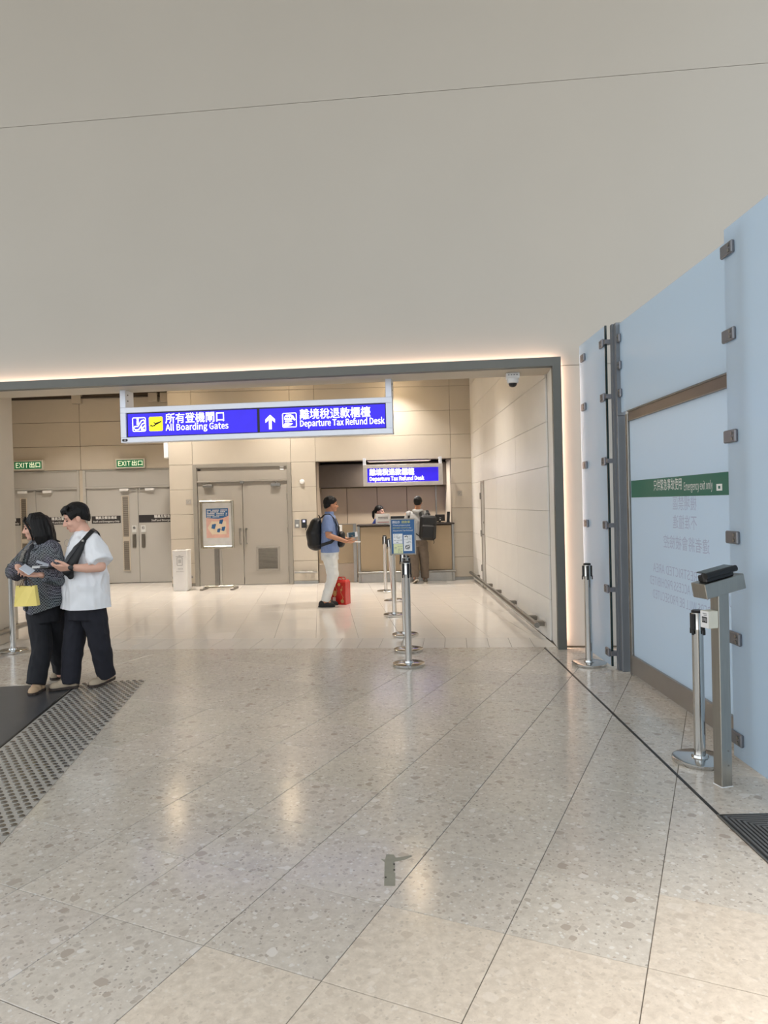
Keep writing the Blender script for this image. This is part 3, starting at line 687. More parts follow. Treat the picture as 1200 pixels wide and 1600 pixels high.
cd_ = empty('conduit', (-6.3, 15.62, 4.105), 0, 'dark conduit with junction boxes along the top of the recess wall', 'conduit')
MB().tube([(-2.6, 0, -.02), (1.75, 0, -.005)], .022).build('pipe', mat('conduit_brown', (62, 52, 44), .5), cd_)
for x, m_ in ((-.35, INW), (1.32, INW), (1.58, INW)): MB().bbox(x - .10, x + .10, -.05, .06, -.14, .05, .006).build('junction_box', m_, cd_)
lb = empty('wall_lamp', (-4.46, 14.80, 2.66), 0, 'white box on the corner of the wall above the bin', 'box')
MB().bbox(-.05, .04, -.08, .08, 0, .36, .008).build('case', WHITE, lb); MB().bbox(-.052, -.049, -.06, .06, .03, .33, .001).build('face', mat('box_face', (226, 222, 214), .5), lb)

# ---- bumper rails
def rail(name, p0, p1, br, lb, wall_dir, z, r=.028):
    t = empty(name, (p0[0], p0[1], 0), 0, lb, 'rail'); d = V((p1[0] - p0[0], p1[1] - p0[1], 0)); wd_ = V((wall_dir[0], wall_dir[1], 0))
    MB().tube([(0, 0, z), (d.x, d.y, z)], r, 14).build('tube', STEELD, t)
    for k in br:
        c = d * k + V((0, 0, z)); dn = d.normalized()
        MB().strip([c + wd_ * .01, c + wd_ * abs(wall_dir[2])], dn, .09, .05).build('bracket', mat('bracket_grey', (128, 122, 112), .5, .4), t)
    return t
rail('bumper_rail', (1.735, 8.22), (1.745, 14.6), (.02, .085, .30, .50, .64, .88), 'long steel bumper rail low along the right wall of the inner room', (1, 0, .105), .16, .032)
rail('bumper_rail', (-1.87, 14.66), (-1.40, 14.66), (.4, .75), 'short steel bumper rail low on the wall between double door and counter gate', (0, 1, .09), .24, .022)
rail('bumper_rail', (-4.38, 14.66), (-3.96, 14.66), (.8,), 'short steel bumper rail low on the wall behind the white bin', (0, 1, .09), .20, .022)
rail('bumper_rail', (-4.63, 7.4), (-4.655, 9.25), (.3, .75, .9), 'steel bumper rail low along the left stub wall behind the queue post', (-1, 0, .09), .17, .032)

# ---- counter, gate and things on the counter
TAN = mat('counter_tan', (158, 140, 114), .5, var=.03, scale=3)
CT = empty('counter', (-.555, 14.62, 0), 0, 'tan panelled refund counter with steel edges and foot rail', 'counter')
w = 1.98
MB().bbox(.05, w - .05, .02, .62, .0, 1.15, .004).build('body', mat('counter_body', (140, 122, 98), .6), CT)
MB().bbox(.055, w - .055, -.002, .02, .235, 1.14, .003).build('front_panel', TAN, CT)
MB().bbox(.0, .05, -.01, .62, 0, 1.16, .004).build('corner_post', STEELD, CT); MB().bbox(w - .05, w, -.01, .62, 0, 1.16, .004).build('corner_post', STEELD, CT)
MB().bbox(.05, w - .05, .0, .02, .0, .22, .003).build('kick_plate', STEELD, CT)
MB().bbox(-.01, w + .01, -.03, .66, 1.16, 1.19, .006).build('worktop', mat('worktop_dark', (58, 48, 42), .35), CT)
MB().tube([(.0, -.09, .21), (w + .02, -.09, .21)], .024, 12).build('foot_rail', STEELD, CT)
for x in (.12, w - .06): MB().bbox(x - .015, x + .015, -.09, 0, .19, .23, .003).build('rail_bracket', STEELD, CT)
GT = empty('counter_gate', (-1.375, 14.80, 0), 0, 'tan half height gate with steel kick plate left of the counter', 'gate')
MB().bbox(0, .78, 0, .04, .40, 1.20, .003).build('gate_panel', TAN, GT)
MB().bbox(0, .78, -.004, .044, .0, .395, .003).build('kick_plate', mat('kick_plate_warm', (150, 136, 120), .3, .7), GT); MB().bbox(.72, .79, -.006, .05, .0, 1.215, .003).build('gate_stile', STEELD, GT)
MB().bbox(0, .72, -.006, .046, 1.2, 1.215, .003).build('top_rail', STEELD, GT); MB().lathe([(.015, 0), (.015, .03)], seg=12, mtx=M.Translation((.06, 0, 1.12)) @ M.Rotation(pi / 2, 4, 'X')).build('knob', STEELD, GT)
MB().bbox(.40, .50, -.02, .0, .98, 1.19, .004).build('paper_holder', WHITE, GT)
CA = empty('notice_card', (-.03, 14.72, 1.19), 0, 'white notice card with a red line standing on the counter', 'card')
MB().bbox(-.145, .145, .0, .006, .0, .215, .002).build('card', WHITE, CA); MB().add([(-.14, .0, 0), (.14, .0, 0), (.14, .09, 0), (-.14, .09, 0), (-.14, .0, .006), (.14, .0, .006), (.14, .09, .006), (-.14, .09, .006)], [(3, 2, 1, 0), (4, 5, 6, 7), (0, 1, 5, 4), (1, 2, 6, 5), (2, 3, 7, 6), (3, 0, 4, 7)]).build('foot', WHITE, CA)
MB().box(-.11, .125, -.0015, 0, .035, .046).build('red_line', mat('print_red', (190, 40, 40), .5), CA)
ln = MB()
for k, (z, n) in enumerate(((.135, 9), (.105, 7))):
    for i in range(n): ln.box(-.09 + i * .2 / n, -.09 + (i + .78) * .2 / n, -.0015, 0, z, z + .014)
ln.build('print_lines', TXTK, CA)
def monitor(x, w, h, lb, tilt):
    m_ = empty('monitor', (x, 14.85, 1.19), tilt, lb, 'monitor')
    MB().bbox(-w / 2, w / 2, 0, .025, .03, h, .006).build('screen_back', BLACK, m_); MB().bbox(-.025, .025, .02, .05, .01, h * .7, .004).build('stand', BLACK, m_); MB().bbox(-.08, .08, -.02, .12, 0, .012, .004).build('foot', BLACK, m_)
    MB().box(-.022, .022, -.002, 0, h * .55, h * .55 + .012).build('maker_mark', TXTG, m_); MB().box(-.014, .014, -.002, 0, h * .3, h * .3 + .02).build('sticker', TXTW, m_)
monitor(.29, .31, .16, 'low black monitor seen from behind beside the white notice card', 0); monitor(1.165, .21, .17, 'black monitor seen from behind at the right end of the counter', rad(12))
PH = empty('payment_terminal', (1.325, 14.80, 1.19), 0, 'slim black upright terminal at the right edge of the counter', 'terminal')
MB().bbox(-.04, .04, -.03, .05, 0, .015, .004).build('base', BLACK, PH); MB().bbox(-.03, .03, 0, .02, .012, .225, .006, mtx=M.Rotation(rad(4), 4, 'Y')).build('handset', BLACK, PH)

# ---- bin and poster stand
BN = empty('waste_bin', (-4.02, 13.95, 0), 0, 'tall white waste bin with a printed symbol beside the double door', 'bin')
MB().prism([(-.14, .02), (.14, .02), (.14, .775), (-.14, .775)], 0, .30).build('body', WHITE, BN)
MB().bbox(-.13, .13, .01, .29, 0, .03, .004).build('plinth', WHITE, BN)
MB().bbox(-.145, .145, -.005, .305, .775, .80, .006).build('lid', mat('bin_lid', (222, 220, 216), .4), BN); MB().bbox(-.08, .08, .1, .2, .799, .803, .001).build('opening', BLACK, BN)
bi = outline(-.055, .055, .50, .66, .01, .008, -.003, .0005, MB()); bi.box(-.075, .075, -.003, .0005, .672, .681).box(-.02, .02, -.003, .0005, .69, .697)
for x in (-.02, 0, .02): bi.box(x - .004, x + .004, -.003, .0005, .55, .62)
bi.build('bin_symbol', TXTG, BN)
text('一般垃圾', TXTG, BN, 0, -.002, .42, w=.12); text('General Waste', TXTG, BN, 0, -.002, .375, w=.15, bold=.01)
PS = empty('poster_stand', (-3.29, 14.05, 0), rad(-2), 'steel framed poster stand with a pink and blue notice before the double door', 'poster stand')
FR_ = mat('poster_frame_steel', (168, 162, 148), .25, .9, var=.05)
pf = MB().bbox(-.335, -.285, -.02, .03, .81, 1.755, .012).bbox(.285, .335, -.02, .03, .81, 1.755, .012).bbox(-.285, .285, -.02, .03, .81, .86, .012).bbox(-.285, .285, -.02, .03, 1.705, 1.755, .012).build('frame', FR_, PS)
pp = MB().box(-.287, .287, -.004, .02, .858, 1.707).build('paper', mat('poster_paper', (226, 226, 224), .4), PS)
MB().box(-.215, .235, -.006, -.004, 1.02, 1.60).build('pink_field', mat('poster_pink', (240, 196, 180), .5), pp)
MB().prism([(-.215, 1.42), (-.1, 1.405), (.02, 1.395), (.12, 1.41), (.225, 1.45), (.225, 1.60), (-.215, 1.60)], -.008, -.006).build('blue_header', mat('poster_blue', (66, 118, 172), .5), pp)
lines = MB()
for z, n, x1 in ((1.565, 15, .21), (1.532, 11, .17), (1.50, 13, .21), (1.468, 13, .205), (1.435, 9, .05)):
    for i in range(n):
        if (i * 7 + n) % 6: lines.box(-.195 + (x1 + .195) * i / n, -.195 + (x1 + .195) * (i + .8) / n, -.0095, -.008, z - .009, z + .009)
lines.build('print_lines', TXTW, pp)
MB().prism([(-.19, 1.22), (-.09, 1.37), (-.09, 1.345), (.18, 1.345), (.18, 1.09), (-.09, 1.09), (-.09, 1.065)], -.008, -.006).build('cream_arrow', mat('poster_cream', (244, 226, 200), .5), pp)
PB = mat('poster_blue_figure', (52, 104, 158), .5)
for x, z, s in ((-.07, 1.24, 1.0), (.08, 1.33, .9), (.03, 1.16, .8), (.12, 1.19, .9)):
    g = MB(); g.prism([(x - .045 * s, z - .03 * s), (x + .02 * s, z - .045 * s), (x + .05 * s, z + .045 * s), (x + .03 * s, z + .06 * s), (x - .03 * s, z + .03 * s)], -.0095, -.008).prism([(x - .04 * s, z + .03 * s), (x - .02 * s, z + .05 * s), (x + .015 * s, z + .05 * s), (x, z + .03 * s)], -.0095, -.008)
    g.build('suitcase_print', PB, pp)
MB().bbox(-.075, .015, .01, .05, .03, .85, .004).build('post', mat('stand_post_dark', (136, 132, 126), .3, .8), PS); MB().bbox(.02, .07, .02, .06, .03, .85, .004).build('post', mat('stand_post', (176, 172, 164), .3, .7), PS)
MB().bbox(-.28, .28, .0, .05, .03, .075, .006).build('crossbar', FR_, PS)
for x in (-.30, .30): MB().bbox(x - .035, x + .035, -.16, .24, 0.0, .04, .008).build('foot', mat('stand_foot', (140, 134, 126), .35, .7), PS)

# ---- queue posts
CHROME = mat('polished_steel', (206, 206, 204), .13, 1.0, var=.03, scale=4)
def make_post():
    t = empty('queue_post', (0, 0, 0), 0, None, 'queue post')
    MB().lathe([(.158, 0), (.16, .004), (.16, .026), (.150, .031), (.05, .034), (.045, .05), (.034, .052)], seg=36).build('base', CHROME, t)
    MB().lathe([(.033, .03), (.033, .90), (.0335, .902), (.0335, .908), (.033, .91), (.033, 1.02)], seg=24).build('pole', CHROME, t)
    MB().lathe([(.0335, 1.018), (.0345, 1.02), (.0345, 1.03), (.028, 1.036)], seg=24).build('cap', BLACK, t)
    for k in range(4):
        a = k * pi / 2 + .35
        MB().bbox(-.012, .012, .030, .046, .90, 1.012, .004, mtx=M.Rotation(a, 4, 'Z')).bbox(-.008, .008, .04, .05, .87, .91, .003, mtx=M.Rotation(a, 4, 'Z')).build('belt_clip', BLACK, t)
    return t
qp = make_post(); posts = [(.209, 7.036), (.23, 7.742), (.222, 8.629), (.115, 10.212), (.125, 11.743), (-.003, 12.997), (1.945, 6.877), (1.873, 4.296), (-4.315, 8.218), (-4.47, 7.90)]
plb = ['steel queue post nearest in the centre row, carrying the blue framed notice', 'steel queue post second in the centre row, just behind the one with the blue notice', 'steel queue post third in the centre row, its base on the pale floor strip edge',
       'steel queue post fourth in the centre row on the polished floor', 'leaning steel queue post fifth in the centre row', 'steel queue post farthest in the centre row, nearest the counter', 'steel queue post in front of the narrow glass panel beside the portal',
       'steel queue post beside the scanner pedestal by the glass door', 'steel queue post left of the couple by the stub wall', 'steel queue post at the left picture edge, only its base in view']
for k, ((x, y), lb_) in enumerate(zip(posts, plb)):
    o = qp if k == 0 else copy_tree(qp)
    o.location = (x, y, .0); o.rotation_euler.z = k * .7; o['label'] = lb_
    if k == 6: o.scale = (1.02, 1.02, .95)
    if k == 7: o.scale = (1, 1, .885)
    if k == 4: o.rotation_euler = (0, -rad(3.2), 0)
    if k in (8, 9): o.scale = (1.02, 1.02, .985)
# notice on the nearest post
NT = empty('coupon_notice', (.209, 7.036, 1.036), rad(-3), 'blue framed coupon notice on top of the nearest centre queue post', 'notice')
MB().tube([(0, 0, -.0), (0, 0, .07)], .008).build('stem', STEELD, NT)
cx = -.028
MB().bbox(cx - .127, cx - .113, -.012, .012, .062, .42, .003).bbox(cx + .113, cx + .127, -.012, .012, .062, .42, .003).bbox(cx - .113, cx + .113, -.012, .012, .062, .075, .003).bbox(cx - .113, cx + .113, -.012, .012, .407, .42, .003).build('frame', STEELD, NT)
nb = MB().box(cx - .114, cx + .114, -.006, .008, .074, .408).build('board', mat('notice_blue', (44, 96, 148), .45), NT)
YT = mat('print_yellow', (206, 206, 120), .6, var=0)
text('請出示', TXTW, nb, cx - .065, -.007, .372, w=.075, h=.024, bold=.01); text('退款單', YT, nb, cx + .03, -.007, .372, w=.085, h=.024, bold=.01)
text('Please prepare your', TXTW, nb, cx - .01, -.007, .347, w=.17, h=.014); text('REFUND COUPON', YT, nb, cx - .02, -.007, .320, w=.155, h=.014); text('for', TXTW, nb, cx + .075, -.007, .320, w=.02, h=.014)
text('Departure Tax Refund', TXTW, nb, cx, -.007, .294, w=.19, h=.014)
def slip(x0, x1, z0, z1, m, name, seed):
    s_ = MB().box(x0, x1, -.008, -.006, z0, z1).build(name, m, nb); r = random.Random(seed); l_ = MB(); z = z1 - .014
    while z > z0 + .01:
        x = x0 + .008
        while x < x1 - .012:
            w_ = r.uniform(.008, .03); w_ = min(w_, x1 - .006 - x)
            if r.random() < .6: l_.box(x, x + w_, -.0095, -.008, z, z + r.choice((.003, .005)))
            x += w_ + .006
        z -= r.choice((.012, .02))
    l_.build('print_lines', mat('print_slip', (120, 124, 128), .6), s_)
slip(cx - .098, cx - .004, .172, .270, WHITE, 'white_slip', 3); slip(cx - .095, cx - .002, .076, .170, mat('slip_yellow', (222, 226, 178), .5), 'yellow_slip', 5); slip(cx + .006, cx + .088, .098, .256, WHITE, 'white_slip', 9)
st_ = outline(cx + .02, cx + .066, .12, .155, .016, .005, -.0105, -.0095, MB()); stroke(st_, [(cx + .026, .146), (cx + .06, .13)], .006, -.0105, -.0095); stroke(st_, [(cx + .02, .238), (cx + .035, .246), (cx + .048, .236)], .007, -.0105, -.0095); st_.build('stamp_print', TXTK, nb)

# ---- scanner pedestal
PD = empty('scanner_pedestal', (1.838, 3.93, 0), rad(14), 'brushed steel pedestal with tilted head beside the glass panel', 'pedestal')
PEDM = mat('pedestal_steel', (168, 166, 160), .30, .95, var=.05, scale=10, stretch=(6, 6, .5))
MB().bbox(-.034, .034, -.034, .034, 0, 1.10, .003).build('column', PEDM, PD); MB().bbox(-.037, .037, -.037, .037, 0, .006, .002).build('foot_seal', WHITE, PD)
for z in (.12, .2): MB().lathe([(.005, 0), (.005, .003)], seg=8, mtx=M.Translation((.01, -.034, z)) @ M.Rotation(pi / 2, 4, 'X')).build('screw', STEELD, PD)
T_ = M.Translation((.0, .0, 1.10)) @ M.Rotation(rad(-11), 4, 'Y')
hd = MB().bbox(-.128, .128, -.052, .062, -.035, .048, .003, mtx=T_).build('head', PEDM, PD)
SC = empty('document_scanner', (1.838, 3.93, 1.10), rad(14), 'black document scanner resting on the tilted pedestal head', 'scanner')
T2 = M.Rotation(rad(-11), 4, 'Y')
MB().prism([(-.055, .049), (.03, .049), (.045, .075), (.03, .108), (-.045, .108), (-.06, .09)], -.1, .1)
T2 = T2 @ M.Scale(.87, 4, V((1, 0, 0))); b = MB(); b.bbox(-.115, .085, -.045, .035, .049, .085, .006, mtx=T2).bbox(-.125, .095, -.052, -.0, .074, .102, .010, mtx=T2); b.build('scanner_body', BLACK, SC)
MB().tube([T2 @ V((-.128, -.05, .09)), T2 @ V((.098, -.05, .09))], .017, 14).build('front_roll', BLACK, SC)
MB().bbox(-.12, .09, -.045, .03, .100, .106, .002, mtx=T2).build('glass_top', mat('scanner_top', (70, 74, 78), .2), SC)
MB().bbox(-.127, -.116, -.05, -.02, .055, .1, .003, mtx=T2).build('side_cap', mat('scanner_cap', (60, 60, 62), .4), SC)
TB = empty('display_box', (1.838, 3.93, .878), rad(14), 'small cream box with a little display fixed to the pedestal', 'box')
MB().bbox(-.098, -.036, -.033, .033, 0, .095, .003).build('case', mat('box_cream', (222, 218, 202), .45), TB); MB().box(-.0995, -.0975, -.032, .032, .002, .093).build('face', WHITE, TB)
MB().box(-.1008, -.0992, -.022, .018, .03, .062).build('display', BLACK, TB)
dm = MB(); [dm.box(-.1018, -.1006, -.018 + i * .012, -.010 + i * .012, .036 + (i % 2) * .004, .056) for i in range(3)]; dm.build('display_digits', TXTG, TB)
dm = MB(); [dm.box(-.1008, -.0992, -.02, .012 - i * .008, .078 - i * .009, .082 - i * .009) for i in range(2)]; dm.build('print_lines', TXTG, TB)

# ---- floor coverings
MATD = mat('walkway_plate', (70, 72, 76), .35, var=.10, scale=5)
LM = MB().slab([(-2.665, 4.856), (-2.905, 6.63), (-3.60, 6.56), (-6.2, 6.4), (-6.2, 3.2), (-2.45, 3.2)], .0005, .006).build('floor_mat', MATD)
tag(LM, 'dark grey floor plate under the walking couple', 'mat')
TCm = mat('tactile_plate', (196, 192, 186), .35, .3, var=.04)
d_ = V((-sin(rad(6.8)), cos(rad(6.8)), 0)); n_ = V((cos(rad(6.8)), sin(rad(6.8)), 0)); o_ = V((-2.66, 4.80, 0))
TC = empty('tactile_strip', (0, 0, 0), 0, 'studded tactile warning strip between dark plate and stone floor', 'tactile strip')
q = [o_ + d_ * s + n_ * t for s, t in ((-2.0, .012), (1.86, .012), (1.86, .60), (-2.0, .60))]
MB().slab([(p.x, p.y) for p in q], .0005, .0035).build('strip_plate', TCm, TC)
q2 = [o_ + d_ * s + n_ * t for s, t in ((-2.0, -.004), (1.84, -.004), (1.84, .010), (-2.0, .010))]
MB().slab([(p.x, p.y) for p in q2], .0005, .008).build('strip_edge', BLACK, TC)
STUD = mat('stud_steel', (140, 136, 130), .2, .85, var=.1, scale=30)
stud_me = MB().lathe([(.0185, .0035), (.0185, .0055), (.0155, .0085), (.006, .0095)], seg=10).mesh('stud', STUD)
pts = []
for i in range(0, 74):
    for j in range(10):
        p = o_ + d_ * (1.83 - i * .052) + n_ * (.045 + j * .0565 + (.028 if i % 2 else 0))
        if p.y > 2.9: pts.append(p)
pts.sort(key=lambda p: (p.y + abs(p.x) * .2) + (9 if p.x / p.y < -.545 else 0))
rest = MB()
for k, p in enumerate(pts):
    if k < 300:
        s_ = bpy.data.objects.new('stud', stud_me); COL.objects.link(s_); s_.parent = TC; s_.location = p
    else: rest.lathe([(.0185, .0035), (.0185, .0055), (.0155, .0085), (.006, .0095)], c=p, seg=8)
tag(rest.build('stud_field', STUD, TC), kind='stuff')
GM = empty('entrance_mat', (1.627, 3.552, 0), 0, 'dark ribbed entrance mat at the right picture edge by the glass', 'mat')
MB().box(.0, .47, -1.5, 0, .0005, .004).build('mat_tray', mat('mat_tray', (44, 44, 46), .7), GM)
RIB = mat('mat_rib', (98, 98, 98), .6, .1)
MB().box(0, .47, -.008, 0, .004, .009).box(0, .008, -1.5, -.008, .004, .009).build('mat_rim', STEELD, GM)
for k in range(1, 21):
    s_ = k * .021
    MB().box(s_, .47, -s_ - .011, -s_, .004, .012).box(s_, s_ + .011, -1.5, -s_ - .011, .004, .012).build('rib', RIB, GM)
PT = empty('floor_patch', (-.016, 2.976, 0), 0, 'greenish grey tape patch with a torn arm stuck on the stone floor', 'patch')
PTM = mat('patch_tape', (150, 148, 134), .5, var=.08, scale=20)
MB().slab([(-.022, 0), (.024, -.002), (.026, .10), (.02, .11), (.026, .16), (.024, .20), (.07, .215), (.105, .245), (.10, .255), (.06, .24), (.03, .235), (.022, .262), (-.012, .268), (-.018, .22), (-.036, .225), (-.02, .20)], .0003, .0012).build('tape', PTM, PT)
for x, y in ((.022, .17), (.022, .12), (-.016, .06)): MB().box(x - .004, x + .004, y, y + .012, .0012, .0015).build('tape_hole', mat('patch_hole', (70, 66, 60), .7), PT)
# added unseen walls that keep daylight from leaking into the inner area
MB().box(-9.4, 2.4, 17.2, 17.4, -.2, 4.8).build('wall_light_stop', INW, kind='structure')
MB().box(1.90, 2.06, 8.3, 17.3, -.2, 4.7).build('wall_right.001', INW, kind='structure')

# ================================================================== PEOPLE AND WHAT THEY CARRY
def capsule(mb, p0, r0, p1, r1, flat0=False, flat1=False, sec=None, seg=14):
    p0, p1 = V(p0), V(p1); t = (p1 - p0); t = t.normalized() if t.length > 1e-6 else V((0, 0, 1))
    a = t.orthogonal().normalized(); b = t.cross(a); rings = []
    if not flat0: rings += [(p0 - t * r0 * cos(k), r0 * sin(k)) for k in (.12, .5, .9, 1.25)]
    rings += [(p0, r0), (p1, r1)]
    if not flat1: rings += [(p1 + t * r1 * cos(k), r1 * sin(k)) for k in (1.25, .9, .5, .12)]
    vs = []; n = len(rings)
    for c, r in rings:
        for i in range(seg):
            o = (a * cos(2 * pi * i / seg) + b * sin(2 * pi * i / seg)) * r
            if sec: ax = V(sec[0]).normalized(); o = o + ax * ax.dot(o) * (sec[1] - 1)
            vs.append(c + o)
    fs = [tuple(range(seg - 1, -1, -1)), tuple(range((n - 1) * seg, n * seg))]
    for k in range(n - 1):
        for i in range(seg):
            j = (i + 1) % seg; fs.append((k * seg + i, k * seg + j, (k + 1) * seg + j, (k + 1) * seg + i))
    return mb.add(vs, fs)
def chain(mb, pts, rs, **k):
    f1 = k.pop('flat1', False); f0 = k.pop('flat0', False)
    for i in range(len(pts) - 1): capsule(mb, pts[i], rs[i], pts[i + 1], rs[i + 1], flat0=f0 and i == 0, flat1=f1 and i == len(pts) - 2, **k)
    return mb
def loft(mb, rings, L, F, seg=24, e=2.3):
    L, F = V((L[0], L[1], 0)), V((F[0], F[1], 0)); vs = []; n = len(rings)
    for cx, cy, z, a, b in rings:
        for i in range(seg):
            t = 2 * pi * i / seg; c, s = cos(t), sin(t)
            vs.append(V((cx, cy, z)) + L * a * math.copysign(abs(c) ** (2 / e), c) + F * b * math.copysign(abs(s) ** (2 / e), s))
    fs = [tuple(range(seg - 1, -1, -1)), tuple(range((n - 1) * seg, n * seg))]
    for k in range(n - 1):
        for i in range(seg):
            j = (i + 1) % seg; fs.append((k * seg + i, k * seg + j, (k + 1) * seg + j, (k + 1) * seg + i))
    return mb.add(vs, fs)
def fuse(mb, name, m, parent, vox=.005, smooth=4, cuts=(), wr=0.0, wf=(14, 14, 6), seed=0, deform=None):
    """joins overlapping closed shapes into one continuous skin"""
    me = bpy.data.meshes.new('f'); me.from_pydata(mb.v, [], mb.f)
    bm = bmesh.new(); bm.from_mesh(me); bmesh.ops.recalc_face_normals(bm, faces=bm.faces); bm.to_mesh(me); bm.free()
    t = bpy.data.objects.new('f', me); COL.objects.link(t)
    r = t.modifiers.new('r', 'REMESH'); r.mode = 'VOXEL'; r.voxel_size = vox
    if smooth: s = t.modifiers.new('s', 'SMOOTH'); s.factor = .5; s.iterations = smooth
    me2 = bpy.data.meshes.new_from_object(t.evaluated_get(bpy.context.evaluated_depsgraph_get()))
    bpy.data.objects.remove(t); bpy.data.meshes.remove(me)
    if wr or deform:
        nr = [v.normal.copy() for v in me2.vertices]
        for v, n in zip(me2.vertices, nr):
            if wr:
                q = V((v.co.x * wf[0] + seed, v.co.y * wf[1], v.co.z * wf[2] + v.co.x * 3))
                q += V((mnoise.noise(q * .5), mnoise.noise(q * .5 + V((5, 5, 5))), 0)) * .8
                v.co += n * (wr * (1 - 2 * abs(mnoise.noise(q))) * 1.0 + wr * .5 * mnoise.noise(q * 2.3))
            if deform: v.co = deform(v.co, n)
    if cuts:
        bm = bmesh.new(); bm.from_mesh(me2)
        for co, no in cuts:
            g = bmesh.ops.bisect_plane(bm, geom=bm.verts[:] + bm.edges[:] + bm.faces[:], plane_co=co, plane_no=no, clear_outer=True)
            ed = [x for x in g['geom_cut'] if isinstance(x, bmesh.types.BMEdge)]
            if ed: bmesh.ops.holes_fill(bm, edges=ed)
        bm.to_mesh(me2); bm.free()
    for p in me2.polygons: p.use_smooth = True
    me2.materials.clear(); me2.materials.append(m); me2.name = name
    o = bpy.data.objects.new(name, me2); COL.objects.link(o); o.parent = parent; return o
def hand(mb, wrist, d, n, side, curl=(.35, .4, .45, .5), k=1.0, tb=.6):
    """d = towards the fingertips, n = way the palm faces, side = +1 left, -1 right"""
    wrist, d, n = V(wrist), V(d).normalized(), V(n); n = (n - d * n.dot(d)).normalized(); w = n.cross(d) * side
    capsule(mb, wrist - d * .02 * k, .024 * k, wrist + d * .02 * k, .024 * k, sec=(n, .75))
    for i, (off, L, r) in enumerate(((.030, .070, .0085), (.011, .078, .0088), (-.009, .072, .0084), (-.028, .056, .0075))):
        kn = wrist + d * (.088 - abs(i - 1) * .005) * k + w * off * k
        capsule(mb, wrist + d * .012 * k + w * off * .6 * k, .015 * k, kn, .0125 * k, sec=(n, .85))
        p = kn; a = 0.0
        for s_, f_ in enumerate((.45, .30, .25)):
            a += curl[i] * (1.0 if s_ else .7); dd = d * cos(a) + n * sin(a); q = p + dd * L * f_ * k
            capsule(mb, p, r * k * (1 - .1 * s_), q, r * k * (.92 - .1 * s_), seg=8); p = q
    p0 = wrist + d * .02 * k + w * .022 * k; p1 = wrist + d * .055 * k + w * .050 * k + n * .012 * k; p2 = p1 + (d * .8 + w * .15 + n * tb * .5).normalized() * .034 * k; p3 = p2 + (d * .8 - w * .25 + n * tb * .6).normalized() * .028 * k
    capsule(mb, p0, .016 * k, p1, .0125 * k); capsule(mb, p1, .0115 * k, p2, .010 * k, seg=8); capsule(mb, p2, .010 * k, p3, .0085 * k, seg=8)
def basis(f):
    f = V(f).normalized(); r = f.cross(V((0, 0, 1))).normalized(); u = r.cross(f).normalized(); return f, r, u
def ellip(mb, c, f, r, u, rr, seg=18, rings=12):
    m = M((( r.x, f.x, u.x), (r.y, f.y, u.y), (r.z, f.z, u.z))).to_4x4(); return mb.ell(c, rr, seg, rings, m)
def head(mb, c, fdir, k=1.0):
    c = V(c); f, r, u = basis(fdir)
    P_ = lambda a, b, z: c + r * a * k + f * b * k + u * z * k
    E_ = lambda p, rr: ellip(mb, P_(*p), f, r, u, tuple(x * k for x in rr))
    E_((0, -.006, .018), (.075, .094, .088)); E_((0, .022, -.045), (.060, .072, .068)); E_((0, .040, -.078), (.044, .050, .038)); E_((0, .070, -.098), (.020, .020, .016))
    for s in (-1, 1):
        E_((s * .036, .052, -.040), (.026, .032, .028)); E_((s * .074, -.008, -.020), (.010, .020, .031)); E_((s * .030, .076, .012), (.022, .012, .009))
    capsule(mb, P_(0, .084, .0), .010 * k, P_(0, .108, -.040), .0125 * k); E_((0, .098, -.043), (.019, .012, .010))
    E_((0, .078, -.068), (.026, .017, .012)); E_((0, .080, -.074), (.020, .015, .008))
    return f, r, u
def face_parts(parent, c, fdir, k=1.0, down=True, lipc=None, hairm=None):
    c = V(c); f, r, u = basis(fdir); P_ = lambda a, b, z: c + r * a * k + f * b * k + u * z * k
    for s in (-1, 1):
        e = ellip(MB(), P_(s * .031, .0765, -.012), f, r, u, (.0145 * k, .010 * k, .0045 * k if down else .0065 * k)); e.build('eye', mat('eye_dark', (30, 22, 20), .25), parent)
        b = MB().tube([P_(s * .014, .091, .008), P_(s * .030, .0905, .013), P_(s * .050, .077, .009)], [.0022 * k, .0032 * k, .0016 * k], 6); b.build('eyebrow', hairm, parent)
    l = MB(); ellip(l, P_(0, .094, -.066), f, r, u, (.021 * k, .005 * k, .0042 * k), 12, 8); ellip(l, P_(0, .093, -.075), f, r, u, (.018 * k, .006 * k, .0048 * k), 12, 8); l.build('lips', lipc, parent)
def locks(mb, c, fdir, k, specs):
    c = V(c); f, r, u = basis(fdir)
    for pts, rs in specs: chain(mb, [c + r * a * k + f * b * k + u * z * k for a, b, z in pts], [x * k for x in rs], seg=8)
